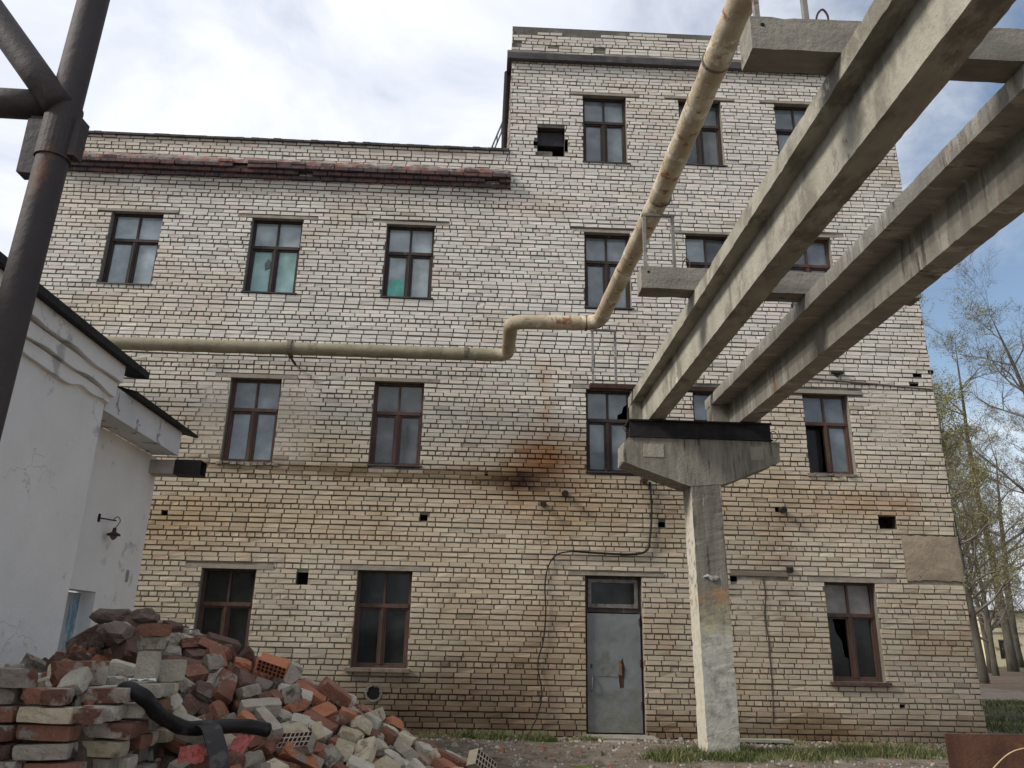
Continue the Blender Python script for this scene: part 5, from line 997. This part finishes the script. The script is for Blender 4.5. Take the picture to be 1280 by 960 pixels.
lumpy('masonry_lump', (-2.24, -6.95, 1.39), (.09, .08, .05), (-.2, .1, .9), lm_, 'small grey-streaked masonry lump at the right of the topmost one', 14)
# perforated brick
def hollow(loc, rot, colr, label):
    e = MB(); lx_, ly_, lz_ = .20, .105, .08; nx, ny = 7, 3
    xs = [-lx_/2]; 
    for i in range(nx): c = -lx_/2 + lx_*(i+.5)/nx; xs += [c-.010, c+.010]
    xs.append(lx_/2); ys = [-ly_/2]
    for i in range(ny): c = -ly_/2 + ly_*(i+.5)/ny; ys += [c-.013, c+.013]
    ys.append(ly_/2); T_ = lz_/2; dp = .07
    for i in range(len(xs)-1):
        for j in range(len(ys)-1):
            a, b_, c, d = xs[i], xs[i+1], ys[j], ys[j+1]
            if i % 2 and j % 2:
                e.m = 1; e.add([(a, c, T_), (b_, c, T_), (b_, d, T_), (a, d, T_), (a, c, T_-dp), (b_, c, T_-dp), (b_, d, T_-dp), (a, d, T_-dp)], [(0, 1, 5, 4), (1, 2, 6, 5), (2, 3, 7, 6), (3, 0, 4, 7), (4, 5, 6, 7)])
            else: e.m = 0; e.add([(a, c, T_), (b_, c, T_), (b_, d, T_), (a, d, T_)], [(0, 1, 2, 3)])
    e.m = 0; x, y = lx_/2, ly_/2
    e.add([(-x, -y, -T_), (x, -y, -T_), (x, y, -T_), (-x, y, -T_), (-x, -y, T_), (x, -y, T_), (x, y, T_), (-x, y, T_)], [(0, 3, 2, 1), (0, 1, 5, 4), (1, 2, 6, 5), (2, 3, 7, 6), (3, 0, 4, 7)])
    o = e.build('hollow_brick', [BM[colr], mat('hole_shadow_clay', (.12, .06, .045), .95)]); o.location = loc; o.rotation_euler = rot
    return tag(o, label, 'brick', 'perforated bricks')
hollow((-1.05, -7.40, .68), (.75, -.1, -.3), 'mortar-crusted', 'perforated clay brick showing its rows of holes near the bottom of the heap')
hollow((-1.42, -6.66, 1.09), (2.3, .3, .1), 'orange', 'bright orange perforated brick on the upper middle of the heap')
hollow((.05, -6.75, .50), (1.25, .55, .7), 'cream', 'yellowish perforated brick lying at the far right of the heap')
hose = MB(); pts = [(-1.88, -8.04, .93), (-1.80, -8.13, 1.01), (-1.70, -8.12, .97), (-1.66, -8.02, .89), (-1.66, -7.85, .84), (-1.60, -7.72, .79), (-1.48, -7.63, .79), (-1.33, -7.56, .79), (-1.22, -7.45, .76)]
cu_ = curve(pts, 8); hose.tube(cu_, [.039+.0015*math.sin(i*.9) for i in range(len(cu_))], 16)
rub = mat('rubber_black', (.014, .012, .012), .5, scale=5, var=.4, bump=.2, spec=.25, spots=[((.06, .05, .045), 7, .58, .1)])
tag(hose.build('rubber_hose', rub, smooth=True), 'thick black rubber hose sagging across the brick heap', 'hose')
b = MB(); pts = [(-1.56, -7.66, .80), (-1.47, -7.74, .80), (-1.40, -7.84, .74), (-1.34, -7.93, .66), (-1.30, -8.0, .56)]; cu_ = curve(pts, 5); vs = []; fs = []
for i, p in enumerate(cu_): vs += [(p.x-.045, p.y-.02, p.z), (p.x+.045, p.y+.02, p.z+.015), (p.x+.045, p.y+.02, p.z+.007), (p.x-.045, p.y-.02, p.z-.008)]
for i in range(len(cu_)-1):
    for k in range(4): fs.append((i*4+k, i*4+(k+1) % 4, (i+1)*4+(k+1) % 4, (i+1)*4+k))
b.add(vs, fs); tag(b.build('rubber_strip', rub), 'flat black rubber strip hanging down from the hose', 'strip')
def crumple(name, c, w_, h_, m, label, cat, seed, amp=.02, rot=0, tilt=0):
    n = 11; vs = []; fs = []
    for j in range(n):
        for i in range(n):
            u, v = (i/(n-1)-.5)*w_, (j/(n-1)-.5)*h_; z_ = amp*(float(fbm(np.array([i*.6+seed]), np.array([j*.6]), 2, 3)[0])-.5)*2 + v*tilt
            vs.append((c[0]+u*math.cos(rot)-v*math.sin(rot), c[1]+u*math.sin(rot)+v*math.cos(rot), c[2]+z_))
    for j in range(n-1):
        for i in range(n-1): k = j*n+i; fs.append((k, k+1, k+n+1, k+n))
    b = MB(); b.add(vs, fs); o = b.build(name, m); sm_ = o.modifiers.new('s', 'SOLIDIFY'); sm_.thickness = .002
    return tag(o, label, cat)
crumple('paper_scrap', (-1.75, -8.06, 1.055), .13, .09, mat('paper_white', (.62, .62, .60), .8, scale=5, var=.1), 'white paper scrap lying on the bricks by the bend of the hose', 'paper', 3, .012, .4)
redp = mat('red_plastic', (.27, .045, .03), .5, scale=5, var=.2, bump=.2, bscale=20, spec=.5)
crumple('plastic_sheet', (-1.50, -7.88, .68), .13, .13, redp, 'crumpled red plastic sheet left of the black rubber strip', 'plastic sheet', 5, .022, .3, .5)
crumple('plastic_sheet', (-1.29, -7.74, .72), .11, .13, redp, 'crumpled red plastic sheet right of the black rubber strip', 'plastic sheet', 9, .022, -.2, .5)

#/HEAP#
#TREES#
# ------------------------------------------------------------------ trees, far house, grass, litter on the ground
bark = mat('tree_bark', (.045, .038, .03), .95, scale=3, base2=(.11, .10, .075), bump=.6, bscale=12, stretch=(2, 2, .5))
bark_far = mat('twig_bark', (.10, .085, .07), .95, scale=3, base2=(.19, .165, .14), bump=0)
bud = mat('young_leaves', (.15, .145, .035), .8, scale=1.2, base2=(.27, .25, .09), bump=0)
def tree(x, y, h_, r0, seed, label, lean=0, crown=.35, levels=5, leaves=0, spread=.5, dense=5, kind='tree', grp='bare trees beyond the building'):
    rg = random.Random(seed); z0 = float(ground_h(np.array([x]), np.array([y]))[0])
    t = empty(kind, (x, y, z0), label, 'tree', grp)
    tb = MB(); cb_ = MB(); lf = MB(); tips = []
    n = 12; P = []; p = Vector((x, y, z0-.2)); d = Vector((lean, 0, 1)).normalized()
    for i in range(n+1):
        P.append(p.copy()); p = p + d*h_/n; d = (d + Vector((rg.uniform(-.05, .05), rg.uniform(-.05, .05), .03))).normalized()
    rsd = [r0*(1-i/n)**.8*1.0+.012+(.35*r0 if i == 0 else 0) for i in range(n+1)]
    tb.tube(P, rsd, 9, jit=.04)
    def branch(p, d, L_, r, lv):
        m = 4 if lv > 1 else 3; Q = [p.copy()]; q = p.copy()
        for i in range(m):
            d = (d + Vector((rg.gauss(0, .16), rg.gauss(0, .16), rg.gauss(.06, .12)))).normalized(); q = q + d*L_/m; Q.append(q.copy())
        cb_.tube(Q, [r*(1-.75*i/m) for i in range(m+1)], 5 if lv > 2 else 3, cap=False)
        if lv <= 1: tips.extend(Q[1:])
        if lv == 0: return
        k = dense if lv > 1 else dense+1
        for j in range(k):
            s = rg.uniform(.25, 1); i = min(int(s*m), m-1); o = Q[i].lerp(Q[i+1], s*m-i)
            a = Vector((rg.gauss(0, 1), rg.gauss(0, 1), rg.gauss(.15, .6))).normalized()
            dd = (d*(1-spread)+a*spread*1.1).normalized(); branch(o, dd, L_*rg.uniform(.42, .68), max(r*(1-.7*s)*.62, .006), lv-1)
    for i in range(2, n+1):
        if i/n < crown: continue
        for j in range(2 if i < n else 3):
            a = rg.uniform(0, 6.28); up = rg.uniform(.35, .9); dd = Vector((math.cos(a), math.sin(a), up)).normalized()
            s = i/n; branch(P[i], dd, h_*rg.uniform(.16, .30)*(1.15-.6*s), rsd[i]*.5+.01, levels-2)
    tb.build('trunk', bark, t, smooth=True); cb_.build('crown', bark_far, t)
    if leaves:
        for i in range(leaves):
            q = rg.choice(tips); s = .9* rg.uniform(.02, .055)*(1 if y < 30 else 1.4); q = q + Vector((rg.gauss(0, .12), rg.gauss(0, .12), rg.gauss(0, .12)))
            a = Vector((rg.gauss(0, 1), rg.gauss(0, 1), rg.gauss(0, 1))).normalized()*s; c = a.cross(Vector((rg.gauss(0, 1), rg.gauss(0, 1), rg.gauss(0, 1)))).normalized()*s*.6
            lf.add([q-a, q+c, q+a, q-c], [(0, 1, 2, 3)])
        lf.build('leaves', bud, t)
    return t
tree(31.4, 35, 21, .25, 3, 'tall bare tree with a thick straight trunk in front of the far yellowish house', levels=5, dense=5, crown=.28, leaves=7000, spread=.45)
tree(29.0, 36, 15.5, .19, 7, 'bare tree with a dark trunk close to the corner of the brick building', levels=5, dense=4, leaves=6000)
tree(35.6, 34, 23, .36, 12, 'wide bare tree at the right edge with bare twigs against the blue sky', lean=-.02, levels=5, dense=6, spread=.5)
tree(19.6, 19, 11, .15, 21, 'slim tree dusted with yellow green buds hugging the brick corner', levels=5, dense=5, leaves=14000, crown=.2)
tree(20.9, 21.5, 10, .14, 25, 'slim budding tree just right of the one at the brick corner', levels=5, dense=5, leaves=4500, crown=.25)
tree(40.5, 48, 17, .3, 33, 'distant bare tree behind the far yellowish house', levels=5, dense=6, leaves=4500)
tree(46, 46, 21, .3, 39, 'distant bare tree far right behind the others', levels=5, dense=5)
tree(36.5, 50, 19, .28, 41, 'distant tree with faint green crown behind the dark trunk', levels=5, dense=5, leaves=8000)
for i_, (x_, y_, h_, lf_) in enumerate([(27.5, 31, 12.5, 4500), (30.4, 42, 15, 3500), (38.5, 40, 16, 2500), (25.2, 27, 10.5, 7000)]):
    tree(x_, y_, h_, .13, 60+i_, ['slim yellow-green tree behind the two budding trees at the brick corner', 'hazy budding tree behind the dark trunk by the building corner', 'hazy budding tree at the far right behind the bare twigs', 'low budding tree filling the gap beside the brick corner'][i_], levels=5, dense=6, leaves=lf_, crown=.15)
# undergrowth far behind
b = MB(); rg = random.Random(2)
for i in range(2600):
    x = rg.uniform(30, 75); y = rg.uniform(58, 76); h_ = rg.uniform(2, 7); z0 = .1; q = Vector((x, y, z0)); d = Vector((rg.gauss(0, .2), rg.gauss(0, .2), 1)); b.tube([q, q+d*h_*.5, q+d*h_+Vector((rg.gauss(0, .4), 0, 0))], [.05, .035, .01], 3, cap=False)
tag(b.build('thicket', bark_far), 'far bare thicket along the horizon behind the yellowish house', 'thicket', kind='stuff')
# far house
fhx0, fhx1, fy_ = 39.3, 44.5, 50.0
fh = empty('far_house', (42, 52, 0), 'small pale yellow house with peeling walls far beyond the trees', 'house')
fz = .15
fm = mat('far_house_plaster', (.62, .52, .33), .9, scale=.8, base2=(.72, .64, .46), bump=.2, spots=[((.30, .20, .13), .9, .56, .06), ((.2, .15, .1), 2.4, .62, .06)])
b = MB(); wx = [fhx0, 40.35, 40.95+.25, fhx1]
def wall_holes(b, x0, x1, z0, z1, y, hs):
    xs = sorted({x0, x1, *[h for q in hs for h in q[:2]]}); zs = sorted({z0, z1, *[h for q in hs for h in q[2:]]})
    for i in range(len(xs)-1):
        for j in range(len(zs)-1):
            xc, zc = (xs[i]+xs[i+1])/2, (zs[j]+zs[j+1])/2
            if any(h[0] < xc < h[1] and h[2] < zc < h[3] for h in hs): continue
            b.add([(xs[i], y, zs[j]), (xs[i+1], y, zs[j]), (xs[i+1], y, zs[j+1]), (xs[i], y, zs[j+1])], [(0, 1, 2, 3)])
fw = [(40.5, 41.5, .75, 2.2), (40.4, 41.15, 3.05, 4.0), (43.0, 43.9, .75, 2.2)]
wall_holes(b, fhx0, fhx1, -.3, 4.25, fy_, fw); b.add([(fhx0, fy_, -.3), (fhx0, fy_+5, -.3), (fhx0, fy_+5, 4.25), (fhx0, fy_, 4.25)], [(0, 1, 2, 3)]); b.add([(fhx1, fy_, -.3), (fhx1, fy_+5, -.3), (fhx1, fy_+5, 4.25), (fhx1, fy_, 4.25)], [(0, 3, 2, 1)])
b.build('wall', fm, fh)
b = MB(); b.box(fhx0-.05, fhx1+.05, fy_-.05, fy_+.0, 2.68, 2.76); b.build('string_course', concm, fh)
b = MB(); b.box(fhx0-.2, fhx1+.2, fy_-.25, fy_+5.2, 4.252, 4.4, .02); b.build('roof', mat('far_roof_moss', (.08, .09, .05), .9), fh)
for h in fw:
    b = MB(); b.box(h[0], h[0]+.08, fy_+.05, fy_+.12, h[2], h[3]); b.box(h[1]-.08, h[1], fy_+.05, fy_+.12, h[2], h[3]); b.box(h[0]+.08, h[1]-.08, fy_+.05, fy_+.12, h[3]-.08, h[3]); b.box(h[0]+.08, h[1]-.08, fy_+.05, fy_+.12, h[2], h[2]+.08); b.box((h[0]+h[1])/2-.03, (h[0]+h[1])/2+.03, fy_+.05, fy_+.11, h[2]+.08, h[3]-.08)
    wf = b.build('window', wood_pale, fh); b = MB(); b.box(h[0], h[1], fy_+.125, fy_+.14, h[2], h[3]); b.build('pane', g_low, wf)

# grass
def grass(name, patches, n, label, mm, hh=(.05, .16), seed=1, wide=1):
    rg = np.random.default_rng(seed); b = MB()
    for i in range(n):
        cx_, cy_, rx, ry = patches[rg.integers(0, len(patches))]
        a = rg.uniform(0, 6.28); rr_ = math.sqrt(rg.random())*rg.uniform(.6, 1.1); x = cx_+rx*math.cos(a)*rr_; y = cy_+ry*math.sin(a)*rr_
        if y > -.03 and x < 7.9: continue
        if 2.78 < x < 3.2 and -2.3 < y < -1.9: continue
        z = float(ground_h(x, y))-.01; h_ = rg.uniform(*hh)*(1.2-.7*rr_); w_ = wide*rg.uniform(.003, .007); t = rg.uniform(0, 6.28); lx_, ly_ = rg.normal(0, .45)*h_, rg.normal(0, .45)*h_; cx2, cy2 = math.cos(t)*w_, math.sin(t)*w_
        b.m = int(rg.random() < .3)
        b.add([(x-cx2, y-cy2, z), (x+cx2, y+cy2, z), (x+cx2*.7+lx_*.4, y+cy2*.7+ly_*.4, z+h_*.6), (x-cx2*.7+lx_*.4, y-cy2*.7+ly_*.4, z+h_*.6), (x+lx_, y+ly_, z+h_)], [(0, 1, 2, 3), (3, 2, 4)])
    tag(b.build(name, mm), label, 'grass', kind='stuff')
gms = [mat('grass_green', (.05, .075, .018), .7, scale=3, base2=(.10, .125, .04), bump=0), mat('grass_dry', (.22, .19, .09), .8, scale=3, bump=0)]
grass('grass', [(2.6, -2.25, .55, .35), (3.1, -2.4, .5, .3), (3.9, -2.1, .7, .5), (4.8, -1.7, .7, .4), (3.2, -1.75, .5, .3), (5.6, -1.6, .8, .5), (2.3, -2.5, .4, .3)], 8500, 'patchy green grass around the foot of the concrete column', gms, (.05, .17))
grass('grass', [(.35, -.45, .45, .3), (-.1, -.3, .4, .2), (.9, -.7, .3, .2)], 3000, 'small tufts of grass at the wall below the damp patch', gms, (.04, .16), 2)
grass('grass', [(4.3, -.3, .8, .2), (6, -.35, 1.2, .2), (7.2, -1.2, .8, .5), (5.3, -.9, .7, .3), (-.8, -.3, .7, .2), (1.6, -.5, .3, .1)], 3800, 'thin dry weeds scattered along the foot of the wall', gms[::-1], (.03, .12), 3)
grass('grass', [(9.6, 2.6, 1.2, 1.2), (11.3, 5.2, 1.6, 1.4), (13.2, 8.2, 1.8, 1.2), (14.6, 10, 1.5, .7)], 3500, 'weedy grass beyond the right corner of the factory', [gms[0], gms[1]], (.05, .17), 4, 2)
# litter of chips
b = MB(); rg = np.random.default_rng(9)
for i in range(5200):
    if rg.random() < .55: x, y = rg.uniform(-1, 8), -abs(rg.normal(0, .35))-.04
    else: x, y = rg.uniform(-1, 8.5), rg.uniform(-3.2, -.1)
    s = min(.07, .007+rg.exponential(.010)); b.m = int(rg.choice(4, p=[.5, .3, .14, .06])); z = float(ground_h(x, y)); a = rg.uniform(0, 6.28); ca, sa = math.cos(a)*s, math.sin(a)*s; h_ = s*rg.uniform(.3, .9); j = lambda: rg.uniform(.6, 1.3)
    b.add([(x+ca*j(), y+sa*j(), z-.01), (x-sa*j(), y+ca*j(), z-.01), (x-ca*j(), y-sa*j(), z-.01), (x+sa*j(), y-ca*j(), z-.01), (x+ca*.6*j(), y+sa*.6*j(), z+h_), (x-sa*.6*j(), y+ca*.6*j(), z+h_*j()), (x-ca*.6*j(), y-sa*.6*j(), z+h_), (x+sa*.6*j(), y-ca*.6*j(), z+h_*j())], [(4, 5, 6, 7), (0, 1, 5, 4), (1, 2, 6, 5), (2, 3, 7, 6), (3, 0, 4, 7)])
tag(b.build('gravel', [mat('chip_dirt', (.14, .11, .085), .95, scale=9), mat('chip_grey', (.27, .25, .21), .95, scale=9), mat('chip_white', (.38, .36, .32), .95, scale=9, var=.15), mat('crumb_red', ())]), 'brick chips and gravel strewn along the foot of the wall', 'gravel', kind='stuff')
# broken boards / slabs by the wall
b = MB(); b.box(3.55, 4.5, -.55, -.42, .0, .035, .006); tag(b.build('board', mat('grey_board', (.26, .26, .22), .9, scale=6, stretch=(.3, 3, 3))), 'weathered greyish board lying by the wall right of the column', 'board')
b = MB(); b.box(1.75, 2.15, -1.05, -.85, -.03, .02, .008); tag(b.build('stone_slab', concm), 'small flat stone slab on the dirt in front of the steel door', 'stone')
# rusty sheet standing in the lower right corner
x0_, z1_ = W(1181, 917, -3.0); x1_, _ = W(1330, 921, -3.0)
b = MB(); n = 16; vs = []
for i in range(n+1):
    x = x0_+(x1_-x0_)*i/n; yv = -3.0+.012*math.sin(i*.9)
    vs += [(x, yv, -.35), (x, yv, z1_+R.uniform(-.004, .004)), (x, yv+.012, z1_), (x, yv+.012, -.35)]
fs = []
for i in range(n):
    for k in range(4): fs.append((i*4+k, i*4+(k+1) % 4, (i+1)*4+(k+1) % 4, (i+1)*4+k))
fs += [(0, 1, 2, 3), (n*4+3, n*4+2, n*4+1, n*4)]
b.add(vs, fs); tag(b.build('rusty_sheet', mat('rust_sheet', (.075, .035, .024), .85, scale=4, base2=(.13, .06, .035), bump=.5, bscale=40, spots=[((.22, .09, .035), 5, .58, .08)])), 'rusty brown steel sheet standing in the lower right corner', 'steel sheet')
p = [W(1240, 965, -3.15), W(1256, 948, -3.15), W(1270, 939, -3.15), W(1290, 934, -3.15)]
b = MB(); b.tube(curve([(q[0], -3.12, q[1]) for q in p], 5), .007, 5); tag(b.build('dry_stalk', mat('straw', (.5, .38, .2), .8)), 'pale dry stalk curving in front of the rusty sheet', 'stalk')

#/TREES#
